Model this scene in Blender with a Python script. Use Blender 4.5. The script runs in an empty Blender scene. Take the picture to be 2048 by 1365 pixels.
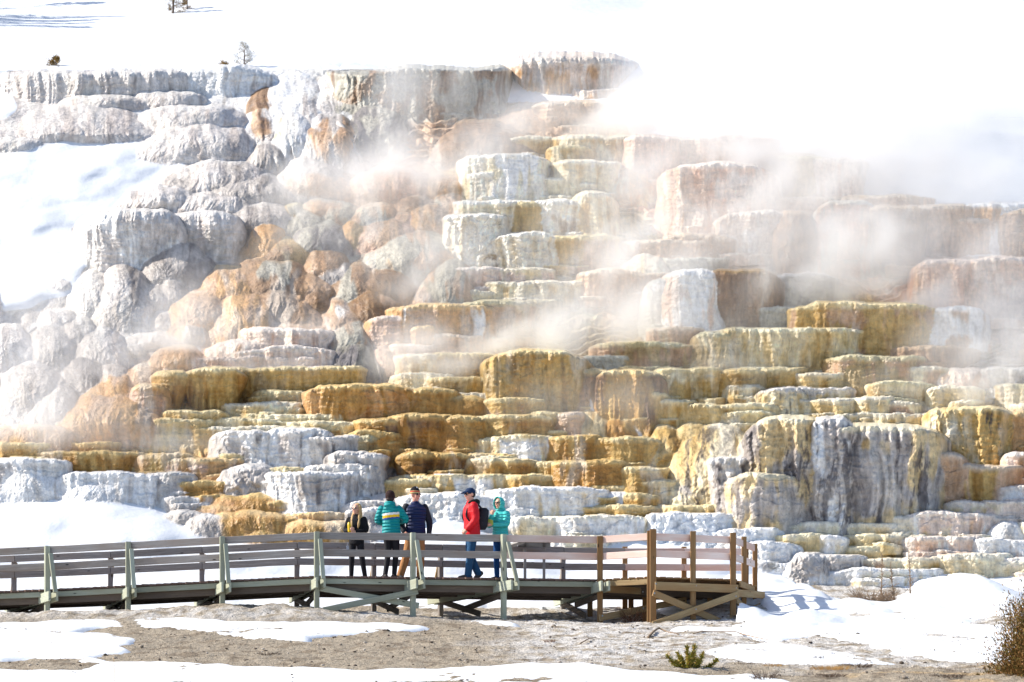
import bpy, bmesh, math, random
import numpy as np
from mathutils import Vector, Matrix

sc = bpy.context.scene
COL = sc.collection
R = math.radians

# ------------------------------------------------------------------ camera
FPX, CX, HY = 4000.0, 1024.0, 1456.0          # focal length in photo pixels, centre column, horizon row
cd = bpy.data.cameras.new('camera')
cam = bpy.data.objects.new('camera', cd)
COL.objects.link(cam)
cam.location = (0, 0, 0)
cam.rotation_euler = (R(90), 0, 0)
cd.sensor_width = 36.0
cd.lens = 36.0 * FPX / 2048.0
cd.shift_y = (HY - 682.5) / 2048.0
cd.clip_start, cd.clip_end = 0.5, 2000
sc.camera = cam

# ------------------------------------------------------------------ sky, sun, exposure
SUN_EL, SUN_AZ = R(37), R(-85)                 # azimuth from +Y (away from camera) towards +X
sdir = Vector((math.sin(SUN_AZ) * math.cos(SUN_EL), math.cos(SUN_AZ) * math.cos(SUN_EL), math.sin(SUN_EL)))
w = bpy.data.worlds.new('World')
sc.world = w
w.use_nodes = True
nt = w.node_tree
bg = nt.nodes['Background']
sky = nt.nodes.new('ShaderNodeTexSky')
sky.sky_type = 'NISHITA'
sky.sun_disc = False
sky.sun_elevation = SUN_EL
sky.sun_rotation = SUN_AZ
sky.altitude = 1900
sky.dust_density = 3.5
sky.air_density = 0.9
nt.links.new(sky.outputs[0], bg.inputs[0])
bg.inputs[1].default_value = 0.14
sd = bpy.data.lights.new('sun', 'SUN')
sd.energy = 5.0
sd.angle = R(0.53)
sd.color = (1.0, 0.935, 0.83)
sun = bpy.data.objects.new('sun', sd)
COL.objects.link(sun)
sun.rotation_euler = sdir.to_track_quat('Z', 'Y').to_euler()
sun.location = (-40, 40, 60)
sc.view_settings.view_transform = 'Standard'
sc.view_settings.look = 'None'
sc.view_settings.gamma = 1
sc.view_settings.use_curve_mapping = False
sc.view_settings.exposure = 0.5
sc.cycles.max_bounces = 8
sc.cycles.diffuse_bounces = 4
sc.cycles.glossy_bounces = 2
sc.cycles.volume_bounces = 6
sc.cycles.volume_step_rate = 1.6
sc.cycles.volume_max_steps = 256
sc.cycles.use_denoising = True
sc.cycles.sample_clamp_indirect = 8

# ------------------------------------------------------------------ small helpers
def P(px, py, Y):
    return ((px - CX) / FPX * Y, Y, (HY - py) / FPX * Y)

def s2l(c):
    c = np.asarray(c, float) / 255.0
    return np.where(c <= 0.04045, c / 12.92, ((c + 0.055) / 1.055) ** 2.4)

def tag(o, label=None, cat=None, group=None, kind=None):
    if label: o['label'] = label
    if cat: o['category'] = cat
    if group: o['group'] = group
    if kind: o['kind'] = kind
    return o

def empty(name, loc=(0, 0, 0)):
    o = bpy.data.objects.new(name, None)
    o.empty_display_size = 0.2
    COL.objects.link(o)
    o.location = loc
    return o

def link(name, me, mat=None, parent=None):
    o = bpy.data.objects.new(name, me)
    COL.objects.link(o)
    if mat: me.materials.append(mat)
    if parent:
        o.parent = parent
        o.matrix_parent_inverse = Matrix.Translation(-Vector(parent.location))
    return o

def np_mesh(name, V, F, col=None, smooth=True):
    """V (n,3), F (m,4) quads, col (n,3) linear albedo"""
    me = bpy.data.meshes.new(name)
    V = np.ascontiguousarray(V, np.float32); F = np.ascontiguousarray(F, np.int32)
    k = F.shape[1]
    me.vertices.add(len(V)); me.vertices.foreach_set('co', V.ravel())
    me.loops.add(F.size); me.loops.foreach_set('vertex_index', F.ravel())
    me.polygons.add(len(F)); me.polygons.foreach_set('loop_start', np.arange(0, F.size, k, dtype=np.int32))
    me.update(calc_edges=True)
    me.validate()
    if smooth: me.polygons.foreach_set('use_smooth', np.ones(len(me.polygons), bool))
    if col is not None:
        a = me.color_attributes.new('Col', 'FLOAT_COLOR', 'POINT')
        c4 = np.ones((len(V), 4), np.float32); c4[:, :3] = col
        a.data.foreach_set('color', c4.ravel())
    return me

def grid_faces(nu, nv, flip=False):
    i = np.arange(nv - 1)[:, None] * nu + np.arange(nu - 1)[None, :]
    f = np.stack([i, i + 1, i + nu + 1, i + nu], -1).reshape(-1, 4)
    return f[:, ::-1] if flip else f

# ------------------------------------------------------------------ noise
_rs = np.random.RandomState(7)
_perm = np.concatenate([_rs.permutation(512)] * 2).astype(np.int32)
_g = _rs.normal(size=(512, 3)); _g /= np.linalg.norm(_g, axis=1)[:, None]
_g = _g.astype(np.float32)

def perlin(x, y, z=0.0):
    x, y, z = np.broadcast_arrays(np.asarray(x, np.float32), np.asarray(y, np.float32), np.asarray(z, np.float32))
    xi, yi, zi = np.floor(x).astype(np.int32), np.floor(y).astype(np.int32), np.floor(z).astype(np.int32)
    xf, yf, zf = x - xi, y - yi, z - zi
    u, v, s = (t * t * t * (t * (t * 6 - 15) + 10) for t in (xf, yf, zf))
    out = 0
    for dx in (0, 1):
        for dy in (0, 1):
            for dz in (0, 1):
                h = _perm[(_perm[(_perm[(xi + dx) & 511] + yi + dy) & 511] + zi + dz) & 511]
                g = _g[h]
                d = g[..., 0] * (xf - dx) + g[..., 1] * (yf - dy) + g[..., 2] * (zf - dz)
                out = out + d * (u if dx else 1 - u) * (v if dy else 1 - v) * (s if dz else 1 - s)
    return out * 1.5

def fbm(x, y, z=0.0, o=3, lac=2.03, g=0.5):
    r, a, f = 0, 1.0, 1.0
    for i in range(o):
        r = r + a * perlin(np.asarray(x) * f + 17.3 * i, np.asarray(y) * f - 5.1 * i, np.asarray(z) * f + 3.7 * i)
        a *= g; f *= lac
    return r

def billow(x, y, z=0.0):
    return np.abs(perlin(x, y, z)) * 2 - 0.5

def sst(a, b, x):
    t = np.clip((x - a) / (b - a), 0, 1)
    return t * t * (3 - 2 * t)

def mix(a, b, t):
    t = np.asarray(t)[..., None]
    return a * (1 - t) + b * t

def inpoly(px, py, poly):
    r = np.zeros(px.shape, bool)
    n = len(poly)
    for i in range(n):
        x0, y0 = poly[i]; x1, y1 = poly[(i + 1) % n]
        if y0 == y1: continue
        c = ((y0 > py) != (y1 > py)) & (px < (x1 - x0) * (py - y0) / (y1 - y0) + x0)
        r ^= c
    return r

def blur(a, r, it=2):
    for _ in range(it):
        for ax in (0, 1):
            p = np.pad(a, [(r + 1, r) if k == ax else (0, 0) for k in (0, 1)], mode='edge')
            c = np.cumsum(p, ax)
            n = a.shape[ax]
            a = (np.take(c, np.arange(2 * r + 1, 2 * r + 1 + n), ax) - np.take(c, np.arange(0, n), ax)) / (2 * r + 1)
    return a

# ------------------------------------------------------------------ material helpers
def mat_new(name):
    m = bpy.data.materials.new(name); m.use_nodes = True
    return m, m.node_tree, m.node_tree.nodes['Principled BSDF']

def N(nt, t, **kw):
    n = nt.nodes.new(t)
    for k, v in kw.items():
        if k in n.inputs.keys(): n.inputs[k].default_value = v
        else: setattr(n, k, v)
    return n

def bumped(nt, b, specs, strength=0.5, dist=0.02, coord='Object', src=None):
    """add noise bump: specs list of (scale, detail, weight)"""
    tc = N(nt, 'ShaderNodeTexCoord')
    acc = None
    for sc_, de, we in specs:
        n = N(nt, 'ShaderNodeTexNoise', Scale=sc_, Detail=de)
        nt.links.new(tc.outputs[coord], n.inputs['Vector'])
        m = N(nt, 'ShaderNodeMath', operation='MULTIPLY'); m.inputs[1].default_value = we
        nt.links.new(n.outputs[0], m.inputs[0])
        if acc is None: acc = m
        else:
            a = N(nt, 'ShaderNodeMath', operation='ADD')
            nt.links.new(acc.outputs[0], a.inputs[0]); nt.links.new(m.outputs[0], a.inputs[1]); acc = a
    bm = N(nt, 'ShaderNodeBump', Strength=strength, Distance=dist)
    nt.links.new(acc.outputs[0], bm.inputs['Height'])
    nt.links.new(bm.outputs[0], b.inputs['Normal'])
    return tc, acc

def mat_attr(name, rough=0.75, specs=((9, 4, 1.0), (40, 3, 0.35)), strength=0.6, dist=0.05, spec=0.3, vary=0.25, vscale=6.0):
    m, nt, b = mat_new(name)
    at = N(nt, 'ShaderNodeVertexColor', layer_name='Col')
    tc, _ = bumped(nt, b, specs, strength, dist)
    n = N(nt, 'ShaderNodeTexNoise', Scale=vscale, Detail=6.0, Roughness=0.65)
    nt.links.new(tc.outputs['Object'], n.inputs['Vector'])
    mr = N(nt, 'ShaderNodeMapRange'); mr.inputs['From Min'].default_value = 0.3; mr.inputs['From Max'].default_value = 0.7
    mr.inputs['To Min'].default_value = 1 - vary; mr.inputs['To Max'].default_value = 1 + vary * 0.45
    nt.links.new(n.outputs[0], mr.inputs[0])
    mx = N(nt, 'ShaderNodeMix', data_type='RGBA', blend_type='MULTIPLY'); mx.inputs[0].default_value = 1
    nt.links.new(at.outputs[0], mx.inputs[6]); nt.links.new(mr.outputs[0], mx.inputs[7])
    nt.links.new(mx.outputs[2], b.inputs['Base Color'])
    b.inputs['Roughness'].default_value = rough
    b.inputs['Specular IOR Level'].default_value = spec
    return m
# ------------------------------------------------------------------ the terraced hillside
PAL = {k: [s2l(c) for c in v] for k, v in dict(
    gold=[(209, 173, 100), (182, 140, 66), (238, 220, 168)],
    amber=[(186, 138, 62), (208, 166, 90), (228, 198, 130)],
    cream=[(235, 220, 184), (222, 194, 138), (243, 234, 212)],
    yellow=[(232, 207, 150), (208, 176, 112), (242, 232, 196)],
    white=[(243, 241, 238), (226, 218, 208), (248, 247, 245)],
    pink=[(234, 214, 198), (222, 184, 156), (242, 230, 218)],
    orange=[(214, 167, 108), (200, 146, 84), (236, 204, 146)],
    brown=[(158, 124, 92), (122, 92, 64), (192, 164, 130)],
    dbrown=[(136, 98, 50), (104, 72, 36), (176, 140, 74)],
    olive=[(196, 170, 122), (162, 134, 86), (214, 206, 166)],
    tan=[(208, 174, 142), (190, 150, 112), (226, 208, 186)],
    grey=[(200, 191, 183), (148, 138, 132), (228, 224, 219)],
    warmgrey=[(226, 218, 211), (198, 186, 178), (236, 230, 222)],
    dgrey=[(132, 126, 126), (92, 88, 92), (190, 188, 190)],
    ivory=[(244, 234, 216), (230, 208, 168), (248, 243, 232)],
    greyolive=[(182, 177, 162), (142, 137, 124), (196, 196, 186)],
    salmon=[(222, 186, 160), (208, 158, 126), (236, 218, 204)],
    snow=[(234, 238, 243), (230, 235, 241), (246, 248, 251)],
    cliff=[(226, 199, 146), (182, 166, 146), (236, 226, 194)],
).items()}

_DP = [-300, -100, 0, 100, 140, 270, 400, 500, 600, 700, 850, 1000, 1150, 1200, 1300]
_DY = [175, 120, 98, 82, 74.5, 67, 63.2, 60.5, 58, 55.6, 52, 48.8, 46, 44.5, 42]
def D(py):
    return np.interp(py, _DP, _DY)

SNOWP = [
    [(-200, 268), (80, 280), (230, 287), (300, 292), (385, 332), (330, 362), (240, 402), (180, 446), (130, 455), (195, 520), (150, 580), (60, 620), (-200, 650)],
    [(-200, 1000), (60, 996), (160, 985), (235, 985), (300, 1005), (390, 1042), (480, 1078), (480, 1300), (-200, 1300)],
    [(470, 1078), (560, 1082), (700, 1092), (790, 1075), (835, 1052), (880, 1026), (950, 1044), (1000, 1076), (1290, 1082), (1500, 1106), (1560, 1124), (1600, 1300), (470, 1300)],
    [(-200, 150), (8, 150), (45, 215), (20, 235), (-200, 240)],
]
SKYL = [(-300, 140), (360, 141), (640, 139), (985, 141), (1005, 207), (1100, 203), (1235, 206), (1262, 273), (1530, 276), (1562, 306), (1700, 320), (1722, 388), (1850, 413), (2400, 411)]
MOUND = [(-300, 140), (700, 140), (720, 330), (930, 330), (930, 580), (880, 620), (760, 655), (660, 660), (420, 690), (300, 770), (130, 860), (-300, 890)]

CTRL = """0 180 warmgrey;150 250 warmgrey;350 200 white;420 280 grey;520 250 white;600 220 white;680 240 greyolive;760 280 dgrey;860 200 greyolive;950 200 brown;
1000 250 brown;1100 230 tan;880 290 tan;820 330 tan;640 330 grey;560 400 grey;350 380 warmgrey;440 380 grey;300 500 warmgrey;430 520 grey;480 470 brown;
540 450 greyolive;620 440 greyolive;690 400 tan;780 350 tan;880 360 orange;870 420 tan;760 440 tan;690 480 greyolive;800 500 tan;880 530 greyolive;740 560 brown;
620 520 brown;520 520 orange;500 570 tan;430 540 orange;400 600 orange;560 620 tan;640 570 brown;700 600 brown;820 600 tan;700 640 greyolive;720 690 dgrey;780 720 tan;
250 560 grey;150 560 warmgrey;120 650 grey;200 700 grey;100 760 grey;320 600 grey;290 660 grey;350 700 grey;40 820 warmgrey;200 780 grey;
300 760 tan;250 820 orange;150 860 orange;60 870 tan;420 700 pink;560 700 pink;620 740 pink;360 780 orange;
200 930 amber;60 900 gold;300 930 gold;420 930 orange;420 870 gold;560 830 olive;640 850 yellow;700 880 grey;560 900 grey;660 940 grey;480 960 grey;640 1000 white;550 1030 orange;680 1050 orange;420 1030 orange;
60 960 white;220 970 white;350 980 grey;330 1010 grey;400 1060 grey;
760 860 gold;850 860 amber;960 860 gold;780 960 grey;800 920 amber;1000 930 gold;1100 960 gold;1220 960 amber;1280 980 gold;860 980 cream;900 1010 white;1100 1010 white;1240 1010 gold;1150 1060 cream;1000 1050 white;1300 1040 gold;1350 1045 white;780 1020 warmgrey;740 1050 warmgrey;
960 340 cream;1060 350 cream;1180 340 gold;1100 430 cream;950 450 white;1050 500 cream;1150 500 gold;1240 340 orange;1250 460 cream;960 560 pink;1080 570 cream;900 640 orange;1000 640 olive;1120 640 olive;1250 600 tan;1180 700 olive;1240 520 grey;1330 420 salmon;1450 380 salmon;1480 330 tan;1600 340 olive;1660 350 brown;1760 400 tan;1640 450 tan;1560 470 brown;1500 480 pink;1380 500 tan;1780 480 brown;1880 470 tan;1990 450 orange;1980 560 salmon;1700 520 salmon;1850 580 salmon;1380 600 white;1480 600 dbrown;1590 590 dgrey;1700 640 gold;1900 640 white;2000 650 salmon;1420 690 yellow;1580 690 yellow;1750 740 olive;1860 710 brown;1820 760 cream;1960 760 grey;1280 710 olive;900 730 gold;1050 760 gold;1080 830 gold;1000 790 cream;1200 790 gold;1220 850 gold;1300 830 gold;1400 770 gold;1500 760 gold;1620 790 cream;1700 760 cream;1780 810 cream;1450 830 yellow;1380 880 yellow;1320 930 yellow;1430 920 cream;1420 980 grey;1500 1000 grey;1600 950 cliff;1750 950 cliff;1880 880 tan;1960 860 gold;2030 870 orange;1960 960 tan;1860 1000 tan;1900 1050 pink;2010 1050 pink;1700 1070 cream;1600 1080 yellow;1540 1060 cream;1760 1085 yellow;1860 1090 pink;1960 1120 cream;1800 1130 cream;1700 1130 grey;1600 1130 grey;1560 1150 dgrey;1700 1160 white;1880 1150 cream"""
CTRL = [(float(a), float(b), c) for a, b, c in (t.split() for t in CTRL.replace('\n', '').split(';'))]

def region_colour(px, py):
    """albedo of the bare travertine at each place of the hillside (nearest deposit, boundaries broken up by noise)"""
    wx = px + 34 * fbm(px / 70, py / 40, 3.0, 3)
    wy = py + 22 * fbm(px / 60, py / 40, 9.0, 3)
    pts = np.array([(a, b * 1.25) for a, b, _ in CTRL])
    cols = np.array([PAL[c][0] for _, _, c in CTRL]); alts = np.array([PAL[c][1] for _, _, c in CTRL]); rims = np.array([PAL[c][2] for _, _, c in CTRL])
    num = [np.zeros(px.shape + (3,), np.float32) for _ in range(3)]
    den = np.zeros(px.shape, np.float32)
    for i, (x, y) in enumerate(pts):
        d2 = ((wx - x) ** 2 + (wy * 1.25 - y) ** 2) / 900 + 0.05
        k = 1 / d2 ** 3
        den += k
        for a, b in zip(num, (cols[i], alts[i], rims[i])): a += k[..., None] * b
    return [a / den[..., None] for a in num]

M_trav = mat_attr('travertine', rough=0.7, specs=((7, 5, 1.0), (26, 4, 0.5)), strength=0.75, dist=0.07, spec=0.35, vary=0.3, vscale=5.0)
_nt = M_trav.node_tree                          # wet and dry crust: gloss varies from place to place
_n = N(_nt, 'ShaderNodeTexNoise', Scale=1.3, Detail=5.0); _tc = N(_nt, 'ShaderNodeTexCoord'); _nt.links.new(_tc.outputs['Object'], _n.inputs['Vector'])
_mr = N(_nt, 'ShaderNodeMapRange'); _mr.inputs['From Min'].default_value = .42; _mr.inputs['From Max'].default_value = .62; _mr.inputs['To Min'].default_value = .32; _mr.inputs['To Max'].default_value = .8
_nt.links.new(_n.outputs[0], _mr.inputs[0]); _nt.links.new(_mr.outputs[0], _nt.nodes['Principled BSDF'].inputs['Roughness'])
M_snow = mat_attr('snow_cover', rough=0.6, specs=((2.2, 4, 1.0), (14, 4, 0.2)), strength=0.5, dist=0.06, spec=0.3, vary=0.04, vscale=2.0)


# The hillside is one continuous relief: a slope with small steps and mounds, snow lying on it, and every
# terrace ledge and dripstone mound grown out of it with soft creases between neighbours.
ST = 1.7
GX = np.arange(-270, 2350, ST); GY = np.arange(92, 1236, ST)
GPX, GPY = np.meshgrid(GX, GY)
NU, NV = len(GX), len(GY)
SKYY = np.interp(GPX, [a for a, _ in SKYL], [b for _, b in SKYL])
FY = None; FC = None; FO = np.full(GPX.shape, -1, np.int32)       # depth, albedo, owner
LNAMES = []

def build_base():
    global FY, FC
    px, py = GPX, GPY
    X = (px - CX) / FPX * D(py); Z = (HY - py) / FPX * D(py)
    wx = px + 16 * fbm(px / 60, py / 35, 1.5, 3); wy = py + 10 * fbm(px / 55, py / 35, 7.5, 3)
    snow = np.zeros(px.shape, np.float32)
    for p_ in SNOWP: snow = np.maximum(snow, inpoly(wx, wy, p_))
    snow = np.maximum(snow, (py < SKYY).astype(np.float32))
    mound = inpoly(wx, wy, MOUND).astype(np.float32)
    sb = blur(snow, 6); mb = blur(mound, 14)
    q = py + 46 * fbm(px / 150, py / 120, 2.2, 4) + 8 * billow(px / 30, py / 60, 4.4)
    sh = 20.0
    f = q / sh; k = np.floor(f); fr = f - k
    qs = (k + np.where(fr < 0.2, fr / 0.2 * 0.85, 0.85 + (fr - 0.2) / 0.8 * 0.15)) * sh
    Yst = D(qs - (q - py)) + 0.42
    Yst += 0.12 * billow(X * 1.5, Z * 0.8, 1) + 0.035 * billow(X * 6, Z * 2.6, 2) + 0.025 * billow(X * 13, Z * 13, 3)
    def cells(sx, sy, seed):
        gx = px / sx + 0.6 * fbm(px / (sx * 2), py / (sy * 2), seed, 2); gy = py / sy + 0.5 * fbm(px / (sx * 2), py / (sy * 2), seed + 5, 2)
        ix, iy = np.floor(gx).astype(int), np.floor(gy).astype(int)
        best = np.full(px.shape, 9.0)
        for dx in (-1, 0, 1):
            for dy in (-1, 0, 1):
                h = _perm[(_perm[(ix + dx + seed * 31) & 511] + iy + dy) & 511]
                jx = ix + dx + 0.5 + 0.42 * _g[h, 0]; jy = iy + dy + 0.5 + 0.42 * _g[h, 1]
                best = np.minimum(best, (gx - jx) ** 2 + (gy - jy) ** 2)
        return np.sqrt(np.maximum(0, 1 - best * 1.1))
    Ymd = D(py) + 0.62 - 0.5 * cells(95, 62, 1) - 0.2 * cells(42, 30, 2)
    Ymd += 0.16 * fbm(X * 0.9, Z * 0.9, 15, 3) + 0.02 * billow(X * 10, Z * 8, 6)
    Y = Yst * (1 - mb) + Ymd * mb
    Ysn = D(py) - 0.30 + 0.62 * fbm(X / 3.3, Z / 2.0, 11, 3, g=0.40)
    Ysn = np.where(py < SKYY, D(py) + 0.6 + 0.3 * fbm(X / 5, Z / 4, 13, 2), Ysn)
    Y = Y * (1 - sb) + Ysn * sb
    c0, c1, c2 = region_colour(px, py)
    n1 = fbm(X * 3.2, Z * 0.5, 21, 3); n2 = fbm(X * 0.8, Z * 0.8, 22, 3)
    c = mix(c0, c1, sst(-0.1, 0.7, n1 + 0.4 * n2))
    c = mix(c, c2, sst(0.25, 0.6, fbm(X * 1.2, Z * 1.6, 23, 3)))
    c = mix(c, np.broadcast_to(PAL['snow'][0], c.shape), sst(0.45, 0.55, sb + 0.12 * n2))
    FY = Y.astype(np.float32); FC = c.astype(np.float32)
    FO[sb > 0.5] = -2

build_base()

_LC = [0]
def ledge(x0, x1, yt, yb, kind, pal, o=None):
    o = o or {}
    _LC[0] += 1
    idx = _LC[0] - 1
    LNAMES.append('mound' if kind == 'mound' else 'ledge')
    sd_ = _LC[0] * 7.13
    P0, P1, P2 = PAL[pal]
    w_ = x1 - x0
    yb0 = yb
    if kind == 'mound':
        g = 0.16 * w_ + 6; x0, x1 = x0 - g, x1 + g; yb = yb + (0.15 if 'e' in o and o['e'] < 0.65 else 0.75) * (yb - yt)
    else:
        g = 0.035 * w_ + 8; x0, x1 = x0 - g, x1 + g
    Yf = float(D(min(yb, 1250))) - 0.05 + o.get('dy', 0)
    ext = o.get('ext', 30)
    px0, px1, py0, py1 = x0 - 22, x1 + 30, yt - (40 if kind == 'mound' else 18), yb + ext
    i0, i1 = np.searchsorted(GX, [px0, px1]); j0, j1 = np.searchsorted(GY, [py0, py1])
    if i1 - i0 < 2 or j1 - j0 < 2: return
    sl = (slice(j0, j1), slice(i0, i1))
    px, py = GPX[sl], GPY[sl]
    m_ = FPX / Yf                                   # photo pixels per metre here
    wob = o.get('wob', 9.0 if kind == 'mound' else 4.0)
    pxw = px + wob * fbm(px / 45, py / 60, sd_, 3); pyw = py + 0.6 * wob * fbm(px / 50, py / 45, sd_ + 3, 3)
    x = (pxw - (x0 + x1) / 2) / m_; z = (HY - pyw) / m_
    a = (x1 - x0) / 2 / m_
    zt = (HY - yt) / m_; zb = (HY - yb) / m_; h = zt - zb
    Yr = max(float(D(yt)) + 0.9, Yf + 1.0)
    b = min(max(a * 0.75, 0.45), Yr - Yf + 0.6) if kind == 'mound' else min(Yr - Yf, 0.42 + 0.45 * a)
    yc = Yf + b
    n = o.get('n', 2.0 if kind == 'mound' else 2.3 + 0.35 * (idx % 4) if a > 0.8 else 2.4)
    S = x + 0.35 * np.sign(x) * np.maximum(0, np.abs(x) - 0.6 * a)
    p = (z - zb) / h
    warp = 0.12 * perlin(S * 1.3, z * 1.3, sd_)
    lob = o.get('lob', min(0.13 * a, 0.15))
    lf = o.get('lf', 1.1)
    fl = o.get('fl', 0.024 if kind != 'mound' else 0.010); cb = o.get('cb', 0.014)
    d = fl * billow((S + warp) * 6.5, z * 0.7, sd_) + 0.5 * fl * billow((S + warp) * 15, z * 1.4, sd_ + 3)
    d = d + cb * (billow(S * 9, z * 9, sd_) + 0.7 * billow(S * 21, z * 21, sd_ + 2))
    d = d + 0.07 * fbm(S * 0.9, z * 1.1, sd_ + 4, 3)
    if 'pop' in o: d = d + o['pop'] * (billow(S * 3.5, z * 3.5, sd_ + 7) + 0.6 * billow(S * 8, z * 8, sd_))
    if kind == 'mound':
        e = o.get('e', 0.8)
        rib = o.get('rib', 0.022)
        if e < 0.65:                                # flat rounded cushions
            mexp = 2.0 / e
            pz = np.clip(p, 0, 2.5)
            rad = np.clip(1 - pz ** mexp, 0, 1)
            u = np.abs(x) / a
            val = 1 - pz ** mexp - u ** n
            ph = x / (a * np.sqrt(rad) + 0.15)
            phw = ph + 0.25 * fbm(S * 0.8, z * 0.8, sd_ + 30, 2)
            d = d + rib * billow(phw * 3 + 3, pz * 0.6, sd_ + 6) + 0.6 * rib * billow(phw * 8, pz * 1.0, sd_ + 1) + 0.35 * rib * billow(phw * 19, pz * 2.0, sd_ + 2)
            d = d + 0.045 * fbm(S * 1.1, z * 1.4, sd_ + 9, 3)
            f = np.sqrt(np.clip(val, 0, 1))
            Y = yc - b * f - d * np.clip(f * 3, 0, 1) + np.where(val < 0, -val * a * 4 + 0.0, 0) + np.maximum(0, z - zt) * 60
            kk = o.get('s', 0.16)
        else:                                       # draped lobes that widen and merge downhill
            hl = (zt - (HY - yb0) / m_)
            t = (zt - z) / hl
            at = a * (np.clip(t, 0, 2) ** 0.42 * 0.95 + 0.05)
            u = np.abs(x) / at
            f = np.clip(1 - u ** 2.1, 0, 1) ** 0.5
            rt = np.where(t < 0.4, np.sqrt(np.clip(1 - ((0.4 - t) / 0.4) ** 2, 0, 1)), 0.5 * (1 + np.cos(math.pi * np.clip((t - 0.4) / 1.0, 0, 1))))
            fade = 1 - sst(1.1, 1.45, t)
            ph = x / (at + 0.1)
            phw = ph + 0.22 * fbm(S * 0.9, z * 0.9, sd_ + 30, 2)
            d = d + rib * billow(phw * 2.6 + 3, t * 0.5, sd_ + 6) + 0.8 * rib * billow(phw * 7, t * 0.8, sd_ + 1) + 0.5 * rib * billow(phw * 17, t * 1.6, sd_ + 2)
            d = d + 0.035 * fbm(S * 1.3, z * 1.5, sd_ + 9, 3)
            B = o.get('B', min(0.30 + 0.45 * min(a, 1.5) + 0.55 * hl, 1.9))
            Y = D(pyw) + 0.42 + o.get('dy', 0) - (B * f * rt + d * np.clip(f * 3, 0, 1) * fade) + np.maximum(0, np.abs(x) - at) * 3.0 + np.maximum(0, z - zt) * 60 + (1 - fade) * 0.8
            pz = np.clip(p, 0, 1.2)
            kk = o.get('s', 0.12)
    else:
        d = d + lob * (billow((S + warp) * lf + sd_, 0.3 + 0.12 * z, sd_) + 0.45 * billow((S + warp) * lf * 2.5 + sd_, 0.1 * z, sd_))
        # thin scalloped lips one above the other
        zq = z / o.get('mh', 0.30) + 1.1 * fbm(S * 0.8, z * 0.5, sd_ + 20, 3)
        lip = zq - np.floor(zq)
        d = d + o.get('ml', 0.040) * (lip ** 2.2 - 0.35) * sst(-0.25, 0.35, fbm(S * 0.7, z * 0.7, sd_ + 21, 2))
        d = d + 0.006 * np.sin(z * 48 + 3 * perlin(S * 2, z * 2, sd_))
        if kind == 'bowl' or 'fr' in o:
            d = d + o.get('fr', 0.05) * np.clip(1 - p, 0, 1) ** 1.3 * billow((S + warp) * 5.0, z * 0.25, sd_ + 8) * 1.6
        if kind == 'cliff':
            d = d + 0.16 * billow((S + warp) * 1.1, z * 0.22, sd_ + 5) + 0.09 * billow((S + warp) * 3.3, z * 0.5, sd_ + 6)
            d = d + 0.09 * fbm(S * 2.2, z * 1.6, sd_ + 9, 3)
        tilt = o.get('tilt', 0.0) / m_
        ztx = zt - 0.5 * tilt * x / a + (o['rw'] * perlin(S * 0.45, sd_, 0.5) if 'rw' in o else 0) + 0.05 * fbm(S * 1.1, sd_, 0, 3) + 0.012 * perlin(S * 9, sd_, 0.5) - o.get('arch', (0.05 + 0.07 * (idx % 3)) * h * m_) / m_ * np.abs(x / a) ** 3
        rr = min(o.get('rr', 0.10), 0.35 * h)
        q = np.clip(1 - p, 0, 1.3)
        k = o.get('k', {'bowl': 0.38, 'block': (0.02, 0.14, 0.22, -0.06, 0.10)[idx % 5], 'drape': -0.16, 'cliff': -0.05}[kind])
        off = -k * h * q ** (1.5 if kind == 'bowl' else 1.8 if kind == 'drape' else 1.2) + 0.03 * sst(0.75, 1, p)
        t = np.clip((z - (ztx - rr)) / rr, 0, 1)
        off = off - rr * (1 - np.sqrt(1 - t * t))
        ae = np.maximum(a + off, 0.05); be = np.maximum(b + off, 0.1)
        u = np.abs(x) / ae
        f = np.clip(1 - u ** n, 0, 1) ** (1 / n)
        Y = yc - be * f - d * np.clip(f * 2.5, 0, 1) + np.maximum(0, np.abs(x) - ae) * 9 + np.maximum(0, z - ztx) * 60
        kk = o.get('s', 0.08)
    # colour of the deposit
    n1 = fbm((S + warp) * 4.0 + sd_, z * 0.35, sd_, 3)
    n2 = fbm(S * 0.9, z * 0.9, sd_ + 1, 3)
    n3 = fbm(S * 7, z * 4, sd_ + 2, 2)
    sh = px.shape + (3,)
    c = mix(np.broadcast_to(P0, sh), P1, np.clip(sst(-0.15, 0.75, n1 + 0.45 * n2) * o.get('st', 1.0), 0, 1))
    if 'p2' in o:
        Q0, Q1, _ = PAL[o['p2']]
        tq = sst(-0.15, 0.28, n2 + 0.5 * n1 + o.get('q', 0.0))
        c = mix(c, mix(np.broadcast_to(Q0, sh), Q1, sst(0, 0.7, n1)), tq)
    if 'wp' in o: c = mix(c, PAL['white'][0], sst(0.28, 0.46, fbm((S + warp) * 1.5, z * 0.3, sd_ + 11, 3) + o['wp']))
    if 'ds' in o: c = mix(c, s2l((88, 82, 86)), 0.8 * sst(0.30, 0.70, fbm((S + warp) * 2.6, z * 0.40, sd_ + 14, 5, g=0.7) + 0.45 * fbm(S * 5, z * 2.2, sd_ + 15, 4, g=.65) + o['ds']))
    c = c * (1 + 0.16 * n3)[..., None]
    rh = o.get('rim', 0.13); hh = max(h, 0.2)
    c = mix(c, P2, 0.85 * sst(1 - 1.6 * rh / hh, 1 - 0.3 * rh / hh, p + 0.35 * rh / hh * n1))
    c = np.clip(c, 0.01, 0.93)
    A = FY[sl]
    hm = np.clip(0.5 + 0.5 * (A - Y) / kk, 0, 1)
    FY[sl] = A * (1 - hm) + Y * hm - kk * hm * (1 - hm)
    FC[sl] = mix(FC[sl], c, sst(0.1, 0.9, hm))
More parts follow.
